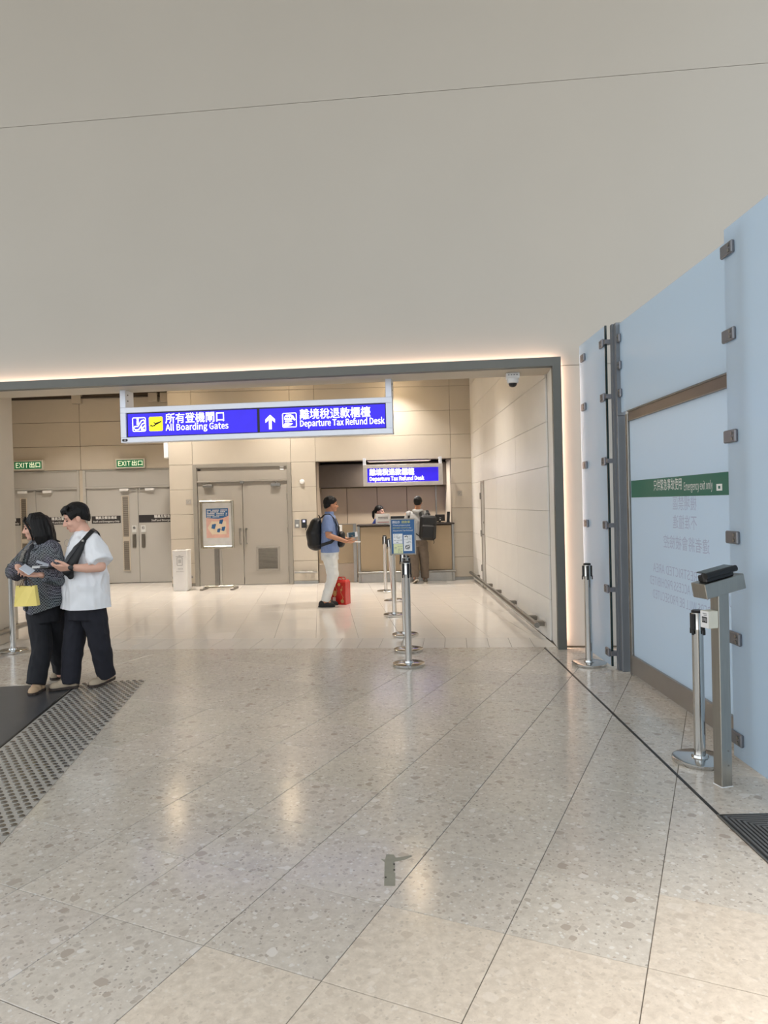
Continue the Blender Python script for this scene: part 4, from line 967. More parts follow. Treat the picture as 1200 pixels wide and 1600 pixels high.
def short_hair(parent, c, fdir, k, m, fringe=True, vox=.005, seed=1):
    c = V(c); f, r, u = basis(fdir); mb = MB(); rnd = random.Random(seed)
    ellip(mb, c + u * .024 * k - f * .012 * k, f, r, u, (.084 * k, .104 * k, .094 * k)); ellip(mb, c - f * .05 * k - u * .015 * k, f, r, u, (.070 * k, .058 * k, .075 * k))
    top = fuse(mb, 'hair', m, parent, vox, 2, cuts=[(c + f * .085 * k + u * .052 * k, (f * .60 - u * .80)), (c - u * .072 * k, -u)], wr=.004, wf=(40, 40, 12), seed=seed)
    if fringe:
        fb = MB()
        for i in range(15):
            a = -.07 + .14 * i / 14; j = rnd.uniform(-.012, .008); y = math.sqrt(max(0, 1 - (a / .088) ** 2))
            locks(fb, c, fdir, k, [([(a * .8, .045 * y + .01, .096), (a, .082 * y + .004, .078), (a * 1.05, .090 * y + .003, .056 + j)], [.014, .013, .006])])
        for s in (-1, 1):
            for i in range(4): locks(fb, c, fdir, k, [([(s * .074, .05 - i * .016, .05), (s * .079, .046 - i * .016, .012 + i * .004), (s * .077, .042 - i * .014, -.012 + i * .006)], [.013, .011, .006])])
        fuse(fb, 'fringe', m, parent, vox * .8, 2, wr=.0015, wf=(60, 60, 10), seed=seed)
    return top
def shoe(parent, heel, toe, w, m, ms, lift=0.0, h=.085, name='shoe'):
    heel, toe = V((heel[0], heel[1], 0)), V((toe[0], toe[1], 0)); d = toe - heel; L = d.length; d.normalize(); s = V((-d.y, d.x, 0)); z = V((0, 0, 1))
    Q = lambda a, b, c: heel + d * a * L + s * b + z * (c + lift * max(0, 1 - a * 1.7))
    sol = []; n = 9
    prof = [(0, .30), (.08, .75), (.3, .86), (.55, .84), (.75, 1.0), (.9, .86), (1.0, .34)]
    out = [(a, b * w / 2) for a, b in prof] + [(a, -b * w / 2) for a, b in reversed(prof)]
    k = len(out); vs = [Q(a, b, 0.0015) for a, b in out] + [Q(a, b, .022) for a, b in out]
    up = MB(); up2 = lambda a, b, c, rx, ry, rz: ellip(up, Q(a, b, c), d, s, z, (rx, ry, rz))
    up2(.74, 0, .030, w * .47, L * .24, .042); up2(.5, 0, .04, w * .42, L * .26, .05); up2(.2, 0, .042, w * .40, L * .19, h * .62); up2(.30, 0, h * .7, w * .36, L * .16, .03)
    o = fuse(up, name, m, parent, .005, 3, cuts=[(Q(.5, 0, .02), (0, 0, -1))] if not lift else [])
    MB().add(vs, [tuple(range(k - 1, -1, -1)), tuple(range(k, 2 * k))] + [(i, (i + 1) % k, (i + 1) % k + k, i + k) for i in range(k)]).build('sole', ms, o)
    return o
SKIN = mat('skin_light', (226, 178, 156), .48, var=.04, scale=12, spec=.35)
SKIN2 = mat('skin_tan', (190, 138, 108), .5, var=.04, scale=12, spec=.35)
HAIR = mat('hair_black', (13, 11, 11), .5, spec=.3, var=.25, scale=30, stretch=(6, 6, 1), bump=.3, bscale=90)
LIP = mat('lip_rose', (196, 112, 104), .4, var=.03); LIP2 = mat('lip_plain', (196, 132, 118), .45, var=.03)
CLOTHK = mat('cloth_black', (24, 25, 31), .85, var=.12, scale=20, bump=.15, bscale=220)
CLOTHW = mat('cloth_white', (238, 240, 244), .85, var=.02, scale=10, bump=.12, bscale=240)
CLOTHN = mat('cloth_navy_black', (27, 28, 38), .85, var=.12, scale=20, bump=.15, bscale=220)
SHOET = mat('shoe_taupe', (176, 160, 138), .8, var=.06, scale=20); SOLE = mat('sole_dark', (58, 48, 42), .7)
NYL = mat('nylon_black', (17, 18, 20), .5, var=.12, scale=25, bump=.1, bscale=150)
def check_cloth():
    m = bpy.data.materials.new('cloth_small_check'); m.use_nodes = True; N = m.node_tree.nodes; L = m.node_tree.links; b = N['Principled BSDF']; b.inputs['Roughness'].default_value = .85; b.inputs['Specular IOR Level'].default_value = .25
    tc = N.new('ShaderNodeTexCoord'); ck = N.new('ShaderNodeTexChecker'); ck.inputs['Scale'].default_value = 80; ck.inputs['Color1'].default_value = lin((58, 60, 67)); ck.inputs['Color2'].default_value = lin((134, 137, 144)); L.new(tc.outputs['Object'], ck.inputs['Vector'])
    ns = N.new('ShaderNodeTexNoise'); ns.inputs['Scale'].default_value = 6; L.new(tc.outputs['Object'], ns.inputs['Vector']); mx = N.new('ShaderNodeMix'); mx.data_type = 'RGBA'; mx.blend_type = 'MULTIPLY'; mx.inputs[0].default_value = .35; L.new(ck.outputs['Color'], mx.inputs[6]); L.new(ns.outputs['Color'], mx.inputs[7]); L.new(mx.outputs[2], b.inputs['Base Color']); return m
CHECK = check_cloth()

# ---- man in the white t-shirt
R_ = V((-2.77, 6.5, .0105)); MN = empty('person', R_, 0, 'man in a white t-shirt and black trousers looking down at his phone', 'person')
f_, l_ = V((-.8, -.6, 0)), V((.6, -.8, 0)); HC, HF, HK = (-.034, -.005, 1.548), (-.86, -.40, -.32), 1.10
b = MB(); head(b, HC, HF, HK)
chain(b, [(-.02, .02, 1.48), (.045, .02, 1.36)], [.062, .068])
loft(b, [(.04, 0, .72, .15, .12), (.04, 0, .95, .15, .12), (.04, 0, 1.2, .16, .12), (.045, .01, 1.33, .14, .09), (.045, .02, 1.39, .06, .06)], l_, f_)
chain(b, [(.155, -.12, 1.315), (.245, -.185, 1.10), (.15, -.25, 1.095), (.045, -.30, 1.105)], [.058, .049, .041, .029])
chain(b, [(-.06, .16, 1.31), (-.13, .19, 1.07), (-.105, -.06, 1.09)], [.058, .046, .029])
hand(b, (.035, -.303, 1.105), (-.96, -.24, .02), (0, .72, .70), 1, (.30, .38, .48, .55), 1.06)
hand(b, (-.105, -.065, 1.09), (-.52, -.85, .10), (.75, -.25, .62), -1, (.35, .4, .45, .5), 1.04)
for s, h, kn, an in ((1, (.11, -.05, .74), (.165, -.03, .37), (.172, .06, .06)), (-1, (-.05, .06, .74), (-.096, -.02, .36), (-.095, -.06, .06))): chain(b, [h, kn, an, (an[0] - .05, an[1] - .04, .033)], [.08, .06, .040, .026])
fuse(b, 'body', SKIN, MN, .0048, 3)
face_parts(MN, HC, HF, HK, True, LIP2, HAIR); short_hair(MN, HC, HF, HK, HAIR, seed=3)
b = MB(); loft(b, [(.035, 0, .70, .245, .195), (.035, 0, .9, .238, .185), (.035, 0, 1.08, .228, .17), (.04, 0, 1.22, .222, .158), (.042, .005, 1.31, .195, .13), (.045, .012, 1.365, .12, .095), (.04, .018, 1.402, .082, .08)], l_, f_)
capsule(b, (.15, -.115, 1.325), .085, (.252, -.20, 1.135), .098, flat1=True); capsule(b, (-.06, .155, 1.325), .085, (-.135, .21, 1.13), .095, flat1=True)
tee = fuse(b, 't_shirt', CLOTHW, MN, .006, 4, cuts=[((0, 0, .722), (0, 0, -1))], wr=.017, wf=(8, 8, 5), seed=2)
MB().tube([V((.033, .008, 1.402)) + l_ * .080 * cos(a) + f_ * .080 * sin(a) + V((0, 0, -.012 * sin(a))) for a in [2 * pi * i / 24 for i in range(25)]], .008, 8).build('collar', CLOTHW, MN)
cc = V((-.045, -.185, 1.315)); MB().tube([cc + V((.026 * cos(a), -.010 * cos(a) + .004, .03 * sin(a))) for a in [2 * pi * i / 20 for i in range(21)]], .0022, 6).build('ring_print', TXTG, MN)
MB().bbox(.12, .135, -.215, -.20, .80, .84, .002).build('side_tag', BLACK, MN)
b = MB(); loft(b, [(.03, 0, .62, .19, .155), (.03, 0, .74, .20, .16), (.03, 0, .9, .19, .15)], l_, f_)
chain(b, [(.105, -.05, .72), (.162, -.03, .37), (.178, .055, .075)], [.118, .09, .078], flat1=True); chain(b, [(-.045, .05, .72), (-.092, -.015, .36), (-.102, -.068, .042)], [.118, .09, .075], flat1=True)
fuse(b, 'trousers', CLOTHN, MN, .007, 4, wr=.007, wf=(10, 10, 7), seed=5)
shoe(MN, (-.035, -.04), (-.262, -.145), .10, SHOET, SOLE, 0); shoe(MN, (.225, .13), (.065, -.075), .10, SHOET, SOLE, .03)
wt = MB().lathe([(.034, -.011), (.035, -.009), (.035, .009), (.034, .011)], seg=20, mtx=M.Translation((.052, -.297, 1.105)) @ M.Rotation(pi / 2, 4, 'Y') @ M.Scale(1.0, 4)); wt.lathe([(.022, 0), (.022, .008), (.018, .01)], seg=18, mtx=M.Translation((.05, -.332, 1.108)) @ M.Rotation(pi / 2, 4, 'X')); wt.build('wristwatch', BLACK, MN)
# his bag, phone and passes
BG = empty('waist_bag', R_, 0, 'black waist bag worn across the chest of the man in white', 'bag')
b = MB()
chain(b, [(.115, -.212, 1.33), (.075, -.232, 1.26), (.03, -.25, 1.17), (-.005, -.262, 1.09), (.015, -.262, 1.03)], [.026, .048, .062, .058, .03], sec=((-.25, -.95, .2), .62))
fuse(b, 'bag_body', NYL, BG, .005, 3, wr=.002, wf=(14, 14, 14))
MB().strip([(.115, -.214, 1.335), (.15, -.185, 1.385), (.165, -.13, 1.42), (.155, -.05, 1.425), (.15, .02, 1.40), (.14, .09, 1.33)], (.8, -.3, -.5), .042, .004).build('strap', NYL, BG)
MB().tube([(.09, -.262, 1.29), (.03, -.29, 1.20), (-.03, -.296, 1.10)], .0035, 6).build('zip', mat('zip_grey', (70, 70, 74), .4, .6), BG)
MB().bbox(.105, .128, -.235, -.222, 1.325, 1.345, .003).build('buckle', STEELD, BG)
def slab_thing(name, c, d, n, L, Wd_, th, m, lb, cat, inset=None):
    d = V(d).normalized(); n = V(n); n = (n - d * n.dot(d)).normalized(); w = d.cross(n)
    mt = M(((d.x, w.x, n.x, 0), (d.y, w.y, n.y, 0), (d.z, w.z, n.z, 0), (0, 0, 0, 1)))
    t = empty(name, c, 0, lb, cat); MB().bbox(-L / 2, L / 2, -Wd_ / 2, Wd_ / 2, -th / 2, th / 2, min(.004, th * .4), mtx=mt).build('case' if th > .003 else 'sheet', m, t)
    if inset: MB().box(-L * .45, L * .45, -Wd_ * .44, Wd_ * .44, th / 2, th / 2 + .0006, mtx=mt).build('screen', inset, t)
    return t
slab_thing('phone', R_ + V((-.165, -.285, 1.108)), (-.8, -.5, .1), (.1, .35, .9), .145, .07, .009, BLACK, 'black phone held in both hands of the man in white', 'phone', mat('phone_screen', (60, 66, 76), .1))
slab_thing('boarding_pass', R_ + V((-.225, -.31, 1.122)), (-.9, -.35, -.02), (.1, -.2, .97), .13, .075, .0015, WHITE, 'white pass sticking out of the hands of the man in white', 'pass')
slab_thing('boarding_pass', R_ + V((-.215, -.29, 1.150)), (-.75, -.3, .35), (.35, -.1, .9), .10, .07, .0015, mat('pass_pale', (206, 212, 224), .4), 'pale grey pass tilted upward above the phone of the man in white', 'pass')

# ---- woman in the dark checked shirt
R_ = V((-3.15, 6.55, .007)); WM = empty('person', R_, 0, 'woman with long black hair in a dark checked shirt, walking and holding a yellow bag', 'person')
f_, l_ = V((-.65, -.76, 0)), V((.76, -.65, 0)); HC, HF, HK = (-.030, -.035, 1.475), (-.95, -.22, -.14), 1.04
b = MB(); head(b, HC, HF, HK); chain(b, [(-.01, -.02, 1.42), (.015, 0, 1.31)], [.05, .052])
loft(b, [(.02, 0, .70, .14, .11), (.02, 0, .95, .13, .10), (.02, 0, 1.15, .14, .11), (.02, 0, 1.27, .13, .085), (.018, 0, 1.33, .05, .05)], l_, f_)
chain(b, [(.145, -.105, 1.265), (.205, -.14, 1.01), (.135, -.335, 1.052)], [.045, .038, .024]); chain(b, [(-.11, .11, 1.265), (-.225, -.02, 1.06), (-.075, -.285, 1.125)], [.045, .038, .024])
hand(b, (.13, -.34, 1.053), (-.86, -.45, .10), (.25, -.30, .92), 1, (.22, .28, .34, .4), .96); hand(b, (-.075, -.288, 1.125), (.62, -.62, -.30), (.10, -.30, -.95), -1, (.25, .35, .45, .5), .96)
for h, kn, an in (((-.05, -.02, .70), (.03, -.12, .38), (.018, -.20, .06)), ((.08, .04, .70), (.05, .15, .35), (.015, .31, .075))): chain(b, [h, kn, an, (an[0] - .0, an[1] - .06, .045)], [.075, .055, .038, .03])
fuse(b, 'body', SKIN, WM, .0048, 3); face_parts(WM, HC, HF, HK, False, LIP, HAIR)
b = MB(); c = V(HC); hf, hr, hu = basis(HF)
ellip(b, c + hu * .020 - hf * .014, hf, hr, hu, (.086, .106, .096)); ellip(b, c - hf * .055 - hu * .03, hf, hr, hu, (.078, .066, .10))
top = fuse(b, 'hair_cap', HAIR, WM, .005, 3, cuts=[(c + hf * .070 + hu * .060, (hf * .86 - hu * .50))], wr=.002, wf=(30, 30, 8))
b = MB(); rnd = random.Random(4)
# s = -1 is the side towards the viewer: the hair is tucked behind the cheek there, one strand falls in front
for s, ys in ((-1, (.012, -.006, -.026, -.048, -.07, -.092)), (1, (.066, .046, .024, .0, -.024, -.048, -.07, -.092))):
    for i, y in enumerate(ys):
        x = s * math.sqrt(max(.02, 1 - ((y + .012) / .108) ** 2)) * .086; j = rnd.uniform(-.010, .010)
        locks(b, HC, HF, 1.0, [([(x * .35, y * .5, .100), (x * .92, y, .050), (x * 1.06, y - .004, -.03), (x * 1.08, y - .010, -.10), (x * 1.0, y - .022, -.165 + j)], [.020, .019, .018, .018, .007])])
for x in (-.06, -.03, 0, .03, .06): locks(b, HC, HF, 1.0, [([(x * .6, -.09, .06), (x, -.115, -.02), (x * 1.1, -.118, -.10), (x * 1.1, -.125, -.175 + rnd.uniform(-.01, .01))], [.022, .024, .024, .009])])
locks(b, HC, HF, 1.0, [([(-.010, .075, .088), (-.040, .084, .060), (-.066, .060, .020), (-.076, .040, -.03), (-.072, .034, -.09), (-.060, .036, -.13)], [.010, .010, .009, .008, .007, .004])])
locks(b, HC, HF, 1.0, [([(.06, -.10, -.10), (.07, -.125, -.165), (.075, -.165, -.178)], [.02, .012, .003])])
fuse(b, 'long_hair', HAIR, WM, .005, 3, wr=.003, wf=(55, 55, 5), seed=3)
b = MB(); loft(b, [(.035, .0, .62, .23, .18), (.03, 0, .80, .222, .172), (.025, 0, 1.0, .20, .155), (.02, 0, 1.16, .188, .145), (.02, 0, 1.25, .168, .12), (.018, 0, 1.30, .115, .085), (.015, 0, 1.335, .07, .066)], l_, f_)
chain(b, [(.142, -.108, 1.262), (.21, -.15, 1.015), (.155, -.30, 1.045)], [.074, .08, .052], flat1=True); chain(b, [(-.108, .108, 1.262), (-.23, -.02, 1.065), (-.11, -.235, 1.11)], [.074, .082, .052], flat1=True)
fuse(b, 'shirt', CHECK, WM, .006, 4, cuts=[((.21, -.05, .755), (.30, .0, -.95)), ((-.15, -.05, .72), (-.35, 0, -.93))], wr=.013, wf=(9, 9, 5), seed=8)
b = MB(); q = V((.02, 0, 0)) + f_ * .125
chain(b, [q - f_ * .02 + V((0, 0, 1.275)), q + f_ * .008 + V((0, 0, 1.16)), q + f_ * .02 + V((0, 0, 1.0)), q + f_ * .034 + V((0, 0, .74))], [.040, .042, .040, .044], sec=(f_, .55)); fuse(b, 'black_top', CLOTHK, WM, .006, 3)
for s, t in ((1, .035), (-1, -.03)):
    p0 = V((.015, 0, 1.335)) + l_ * .055 * s + f_ * .02; p1 = V((.018, 0, 1.25)) + f_ * .125 + l_ * (.045 * s); p2 = V((.02, 0, 1.275)) + f_ * .095 + l_ * .10 * s
    MB().add([p0, p1, p2, p0 + f_ * .012 + V((0, 0, .006)), p1 + f_ * .012, p2 + f_ * .012], [(0, 1, 2), (5, 4, 3), (0, 3, 4, 1), (1, 4, 5, 2), (2, 5, 3, 0)]).build('collar_flap', CHECK, WM)
MB().bbox(-.055, .055, -.006, .0, -.06, .06, .003, mtx=M.Translation(V((.02, 0, 1.12)) + f_ * .138 + l_ * .098) @ M.Rotation(math.atan2(l_.y, l_.x) + .45, 4, 'Z')).build('chest_pocket', CHECK, WM)
MB().tube([V((.015, 0, 1.345)) + l_ * .05 * cos(a) + f_ * (.055 + .04 * sin(a)) + V((0, 0, -.04 * sin(a))) for a in [pi * i / 14 for i in range(15)]], .0022, 6).build('necklace', STEEL, WM)
b = MB(); loft(b, [(.01, 0, .60, .16, .13), (.01, 0, .76, .165, .135), (.01, 0, .9, .15, .12)], l_, f_)
chain(b, [(-.045, -.02, .68), (.035, -.12, .38), (.012, -.215, .07)], [.10, .084, .080], flat1=True); chain(b, [(.085, .04, .68), (.055, .15, .36), (.02, .30, .085)], [.105, .085, .088], flat1=True)
fuse(b, 'trousers', CLOTHK, WM, .007, 4, wr=.007, wf=(10, 10, 7), seed=15)
shoe(WM, (.04, -.13), (.028, -.355), .088, mat('shoe_tan', (190, 160, 128), .7, var=.05), SOLE); shoe(WM, (.03, .40), (-.05, .205), .088, SHOET, SOLE, .05)
YB = empty('paper_bag', R_ + V((.055, -.405, .795)), rad(4), 'small bright yellow paper bag hanging from the hand of the woman', 'bag')
YM = mat('bag_yellow', (246, 224, 128), .55, var=.03, scale=14)
vs = [(-.095, -.035, 0), (0, -.042, 0), (.095, -.035, 0), (.095, .035, 0), (0, .035, 0), (-.095, .035, 0), (-.078, -.03, .175), (0, -.012, .168), (.076, -.03, .172), (.076, .03, .172), (0, .02, .168), (-.078, .03, .175)]
MB().add(vs, [(5, 4, 3, 2, 1, 0), (6, 7, 8, 9, 10, 11)] + [(i, (i + 1) % 6, (i + 1) % 6 + 6, i + 6) for i in range(6)]).build('bag_body', YM, YB)
for y in (-.028, .026): MB().tube([(-.05, y, .165), (-.03, y * .6, .215), (.005, 0, .242), (.03, y * .6, .215), (.05, y, .165)], .003, 6).build('handle', mat('handle_brown', (80, 58, 44), .7), YB)
slab_thing('phone', R_ + V((.072, -.425, 1.108)), (.80, -.30, -.42), (.2, -.72, .62), .125, .066, .012, mat('phone_silver', (196, 200, 208), .3, .3), 'silver phone held in the hands of the woman in the checked shirt', 'phone', mat('phone_glass', (178, 184, 194), .15))
SB = empty('shoulder_bag', R_, 0, 'dark shoulder bag with a patterned strap on the right shoulder of the woman', 'bag')
MB().strip([V((-.085, .02, 1.315)), V((-.145, -.045, 1.24)), V((-.165, -.085, 1.12)), V((-.15, -.06, .99))], (.7, .3, .5), .032, .004).build('strap', mat('strap_pattern', (120, 116, 110), .7, var=.5, scale=60), SB)
b = MB(); chain(b, [(-.13, .09, .95), (-.11, .12, .82)], [.075, .08], sec=((.7, -.7, 0), .5)); fuse(b, 'bag_body', NYL, SB, .008, 2)

# ---- man in the blue polo with the red bag
R_ = V((-.86, 11.35, 0)); BM = empty('person', R_, 0, 'man in a blue polo shirt and white trousers with a black backpack, waiting in line', 'person')
X, Y = V((1, 0, 0)), V((0, 1, 0)); HC, HF, HK = (.018, .0, 1.628), (.93, .36, -.04), 1.08
b = MB(); head(b, HC, HF, HK); chain(b, [(.0, 0, 1.56), (-.015, 0, 1.44)], [.058, .062])
loft(b, [(-.015, 0, .85, .15, .11), (-.015, 0, 1.1, .15, .11), (-.015, 0, 1.3, .17, .11), (-.015, 0, 1.42, .13, .07), (-.015, 0, 1.46, .06, .05)], Y, X)
chain(b, [(-.02, -.19, 1.385), (-.015, -.245, 1.135), (.26, -.235, 1.035)], [.056, .046, .029]); chain(b, [(.01, .19, 1.385), (.09, .245, 1.10), (.25, .14, 1.05)], [.056, .046, .029])
hand(b, (.265, -.233, 1.033), (.95, .28, -.12), (0, .5, .86), -1, (.25, .3, .35, .4), 1.04); hand(b, (.25, .14, 1.05), (.86, -.3, .38), (-.1, -.4, .9), 1, (.35, .4, .4, .45), 1.04)
for s in (-1, 1): chain(b, [(-.015, s * .085, .84), (.015, s * .085, .5), (-.11, s * .085, .08), (-.04, s * .085, .05)], [.085, .06, .042, .035])
fuse(b, 'body', SKIN2, BM, .006, 3); face_parts(BM, HC, HF, HK, False, LIP2, HAIR); short_hair(BM, HC, HF, HK, HAIR, False, .006, 7)
POLO = mat('polo_blue', (126, 146, 190), .85, var=.04, scale=14, bump=.1, bscale=200)
b = MB(); loft(b, [(-.015, 0, .84, .195, .142), (-.012, 0, 1.0, .192, .142), (-.008, 0, 1.15, .19, .138), (-.012, 0, 1.3, .195, .128), (-.015, 0, 1.39, .17, .095), (-.015, 0, 1.44, .10, .075), (-.015, 0, 1.475, .068, .066)], Y, X)
capsule(b, (-.02, -.175, 1.385), .072, (-.018, -.232, 1.185), .078, flat1=True); capsule(b, (.01, .175, 1.385), .072, (.05, .225, 1.19), .078, flat1=True)
fuse(b, 'polo_shirt', POLO, BM, .007, 4, cuts=[((0, 0, .862), (0, 0, -1))], wr=.006, wf=(9, 9, 6), seed=4)
MB().lathe([(.072, 0), (.076, .01), (.070, .045), (.066, .05)], c=(-.012, 0, 1.455), seg=20).build('collar', POLO, BM)
b = MB(); loft(b, [(-.02, 0, .74, .17, .132), (-.02, 0, .84, .178, .135), (-.02, 0, .95, .16, .12)], Y, X)
for s in (-1, 1): chain(b, [(-.018, s * .083, .78), (.022, s * .083, .5), (-.105, s * .083, .095)], [.112, .084, .064], flat1=True)
fuse(b, 'trousers', mat('cloth_offwhite', (226, 228, 226), .85, var=.03, bump=.1, bscale=200), BM, .007, 4, wr=.008, wf=(8, 8, 9), seed=6)
SHK = mat('shoe_black', (26, 26, 28), .6); SOK = mat('sole_black', (34, 34, 36), .7)
for s in (-1, 1): shoe(BM, (-.195 + .02 * s, s * .085), (.07 + .02 * s, s * .10), .10, SHK, SOK, 0, .10)
BP = empty('backpack', R_, 0, 'rounded black backpack on the back of the man in the blue polo', 'backpack')
b = MB(); chain(b, [(-.235, 0, 1.02), (-.245, 0, 1.16), (-.215, 0, 1.30)], [.135, .148, .115], sec=(Y, 1.12)); chain(b, [(-.275, 0, 1.0), (-.27, 0, 1.14)], [.10, .10], sec=(Y, 1.2))
fuse(b, 'pack', NYL, BP, .008, 4, cuts=[((-.145, 0, 1.1), (1, 0, 0))])
for s in (-1, 1):
    MB().strip([(-.15, s * .09, 1.40), (-.08, s * .115, 1.462), (.0, s * .125, 1.468), (.085, s * .125, 1.385), (.135, s * .12, 1.24), (.13, s * .155, 1.12), (.02, s * .208, 1.03), (-.14, s * .16, .98)], [(0, 1, .1)] * 4 + [(0, .9, .4)] * 2 + [(.3, 0, 1)] * 2, .05, .012).build('strap', NYL, BP)
MB().tube([(-.36, -.10, 1.30), (-.395, -.02, 1.22), (-.36, .1, 1.30)], .004, 6).build('zip', BLACK, BP); MB().tube([(-.16, -.03, 1.41), (-.18, 0, 1.45), (-.16, .03, 1.41)], .008, 6).build('loop', NYL, BP)
FBG = empty('chest_bag', R_, 0, 'flat black bag worn on the chest of the man in the blue polo', 'bag')
b = MB(); chain(b, [(.165, -.02, .99), (.175, -.02, 1.13)], [.062, .062], sec=(Y, 1.7)); fuse(b, 'bag_body', NYL, FBG, .008, 3)
slab_thing('passport', R_ + V((.335, .075, 1.125)), (1, -.1, .1), (-.1, -1, .1), .105, .075, .008, mat('passport_teal', (38, 74, 92), .5), 'dark teal passport held up in the hand of the man in the blue polo', 'passport')
slab_thing('boarding_pass', R_ + V((.342, .088, 1.125)), (1, -.1, .1), (-.1, -1, .1), .17, .08, .0015, WHITE, 'white paper tucked behind the dark teal passport', 'pass')
slab_thing('phone', R_ + V((.42, -.185, 1.025)), (.97, .1, -.05), (0, .25, .97), .13, .07, .009, WHITE, 'white phone in the lower hand of the man in the blue polo', 'phone')
RB = empty('shopping_bag', (-.735, 11.57, 0), rad(-24), 'shiny red shopping bag with gold print standing on the floor', 'bag')
REDM = mat('bag_red', (190, 32, 26), .22, var=.08, scale=6, coat=.4)
MB().add([(-.13, -.09, 0.001), (.13, -.09, 0.001), (.13, .09, 0.001), (-.13, .09, 0.001), (-.135, -.085, .36), (.135, -.085, .36), (.135, .085, .36), (-.135, .085, .36), (-.12, -.05, .40), (.12, -.05, .40), (.12, .05, .40), (-.12, .05, .40)],
         [(3, 2, 1, 0), (8, 9, 10, 11)] + [(k + i, k + (i + 1) % 4, k + 4 + (i + 1) % 4, k + 4 + i) for k in (0, 4) for i in range(4)]).build('bag_body', REDM, RB)
for y in (-.05, .05): MB().tube([(-.07, y, .395), (-.05, y * 1.1, .43), (.05, y * 1.1, .43), (.07, y, .395)], .009, 8).build('handle', REDM, RB)
GOLD = mat('gold_print', (214, 170, 110), .35, .3, var=.2, scale=40)
g = MB()
for x, z, r_ in ((.02, .325, .026), (.075, .06, .03), (-.06, .18, .035), (.06, .24, .018)): g.prism([(x + r_ * cos(k * pi / 5), z + r_ * (1.4 if r_ > .03 else 1) * sin(k * pi / 5)) for k in range(10)], -.0945, -.0925)
stroke(g, [(-.05, .30), (-.02, .22), (-.07, .12)], .008, -.0945, -.0925); stroke(g, [(.08, .3), (.05, .2), (.09, .12), (.06, .03)], .007, -.0945, -.0925); g.build('gold_print', GOLD, RB)
MB().box(-.10, -.045, -.0950, -.0925, .06, .12).build('white_print', mat('bag_label', (220, 190, 180), .5), RB)

# ---- man at the counter, seen from behind
R_ = V((.66, 14.33, 0)); CMn = empty('person', R_, 0, 'man seen from behind at the counter in a light grey top and brown trousers', 'person')
HC, HF, HK = (.027, .01, 1.628), (.18, .97, -.12), 1.02
b = MB(); head(b, HC, HF, HK); chain(b, [(.02, 0, 1.56), (.01, 0, 1.44)], [.056, .06])
loft(b, [(0, 0, .86, .15, .11), (0, 0, 1.1, .15, .11), (.005, 0, 1.3, .17, .11), (.01, 0, 1.42, .13, .07), (.01, 0, 1.46, .06, .05)], X, Y)
for s, e, w_ in ((-1, (-.235, .04, 1.145), (-.16, .21, 1.235)), (1, (.25, .04, 1.145), (.18, .21, 1.235))): chain(b, [(.005 + s * .19, 0, 1.385), e, w_], [.055, .045, .029]); hand(b, w_, (-s * .3, .95, .03), (0, .1, -1), -s, (.15, .15, .2, .2), 1.0)
for s, kn, an in ((-1, (-.082, -.03, .47), (-.06, -.05, .11)), (1, (.128, .04, .46), (.135, .04, .08))): chain(b, [(s * .09, 0, .84), kn, an, (an[0], an[1] + .07, .05)], [.085, .06, .042, .035])
fuse(b, 'body', SKIN2, CMn, .007, 3); short_hair(CMn, HC, HF, HK, HAIR, False, .007, 9)
GREY = mat('cloth_light_grey', (168, 168, 168), .85, var=.04, scale=12, bump=.1, bscale=200)
b = MB(); loft(b, [(-.005, 0, .85, .205, .15), (0, 0, 1.05, .20, .145), (.003, 0, 1.25, .20, .14), (.006, 0, 1.38, .18, .10), (.01, 0, 1.44, .10, .075), (.012, 0, 1.47, .068, .066)], X, Y)
for s, e, w_ in ((-1, (-.235, .04, 1.145), (-.18, .16, 1.21)), (1, (.25, .04, 1.145), (.20, .16, 1.21))): chain(b, [(.005 + s * .165, 0, 1.385), e, w_], [.072, .062, .048], flat1=True)
fuse(b, 'top', GREY, CMn, .008, 4, cuts=[((0, 0, .868), (0, 0, -1))], wr=.006, wf=(9, 9, 6), seed=14)
b = MB(); chain(b, [(-.06, -.06, 1.45), (.02, -.085, 1.43), (.09, -.06, 1.45)], [.04, .05, .04]); fuse(b, 'hood', GREY, CMn, .008, 3)
MB().strip([(.085, .07, 1.60), (.10, .02, 1.595), (.085, -.03, 1.61)], (0, 0, 1), .05, .004).build('face_mask', WHITE, CMn)
TRO = mat('cloth_taupe', (104, 92, 80), .85, var=.06, scale=14, bump=.1, bscale=200)
b = MB(); loft(b, [(0, 0, .74, .17, .13), (0, 0, .85, .178, .135), (0, 0, .95, .16, .12)], X, Y)
chain(b, [(-.085, 0, .78), (-.082, -.03, .47), (-.062, -.05, .13)], [.108, .088, .075], flat1=True); chain(b, [(.095, 0, .78), (.128, .04, .46), (.135, .04, .10)], [.108, .088, .075], flat1=True)
fuse(b, 'trousers', TRO, CMn, .008, 4, wr=.009, wf=(9, 9, 9), seed=26)
SW = mat('sole_pale', (206, 200, 190), .6)
shoe(CMn, (-.03, -.16), (-.10, .10), .098, mat('shoe_brown_grey', (96, 88, 80), .7), SW, .07, .09); shoe(CMn, (.135, -.09), (.15, .18), .098, mat('shoe_brown_grey', (96, 88, 80), .7), SW, 0, .09)
BP = empty('backpack', R_, 0, 'large square black backpack on the back of the man at the counter', 'backpack')
mt = M.Translation((.20, -.235, 1.12)) @ M.Rotation(rad(4), 4, 'Y')
b = MB(); b.bbox(-.165, .165, -.085, .09, -.25, .24, .045, mtx=mt); b.bbox(-.13, .13, -.12, -.06, -.23, .05, .03, mtx=mt); fuse(b, 'pack', NYL, BP, .009, 4)
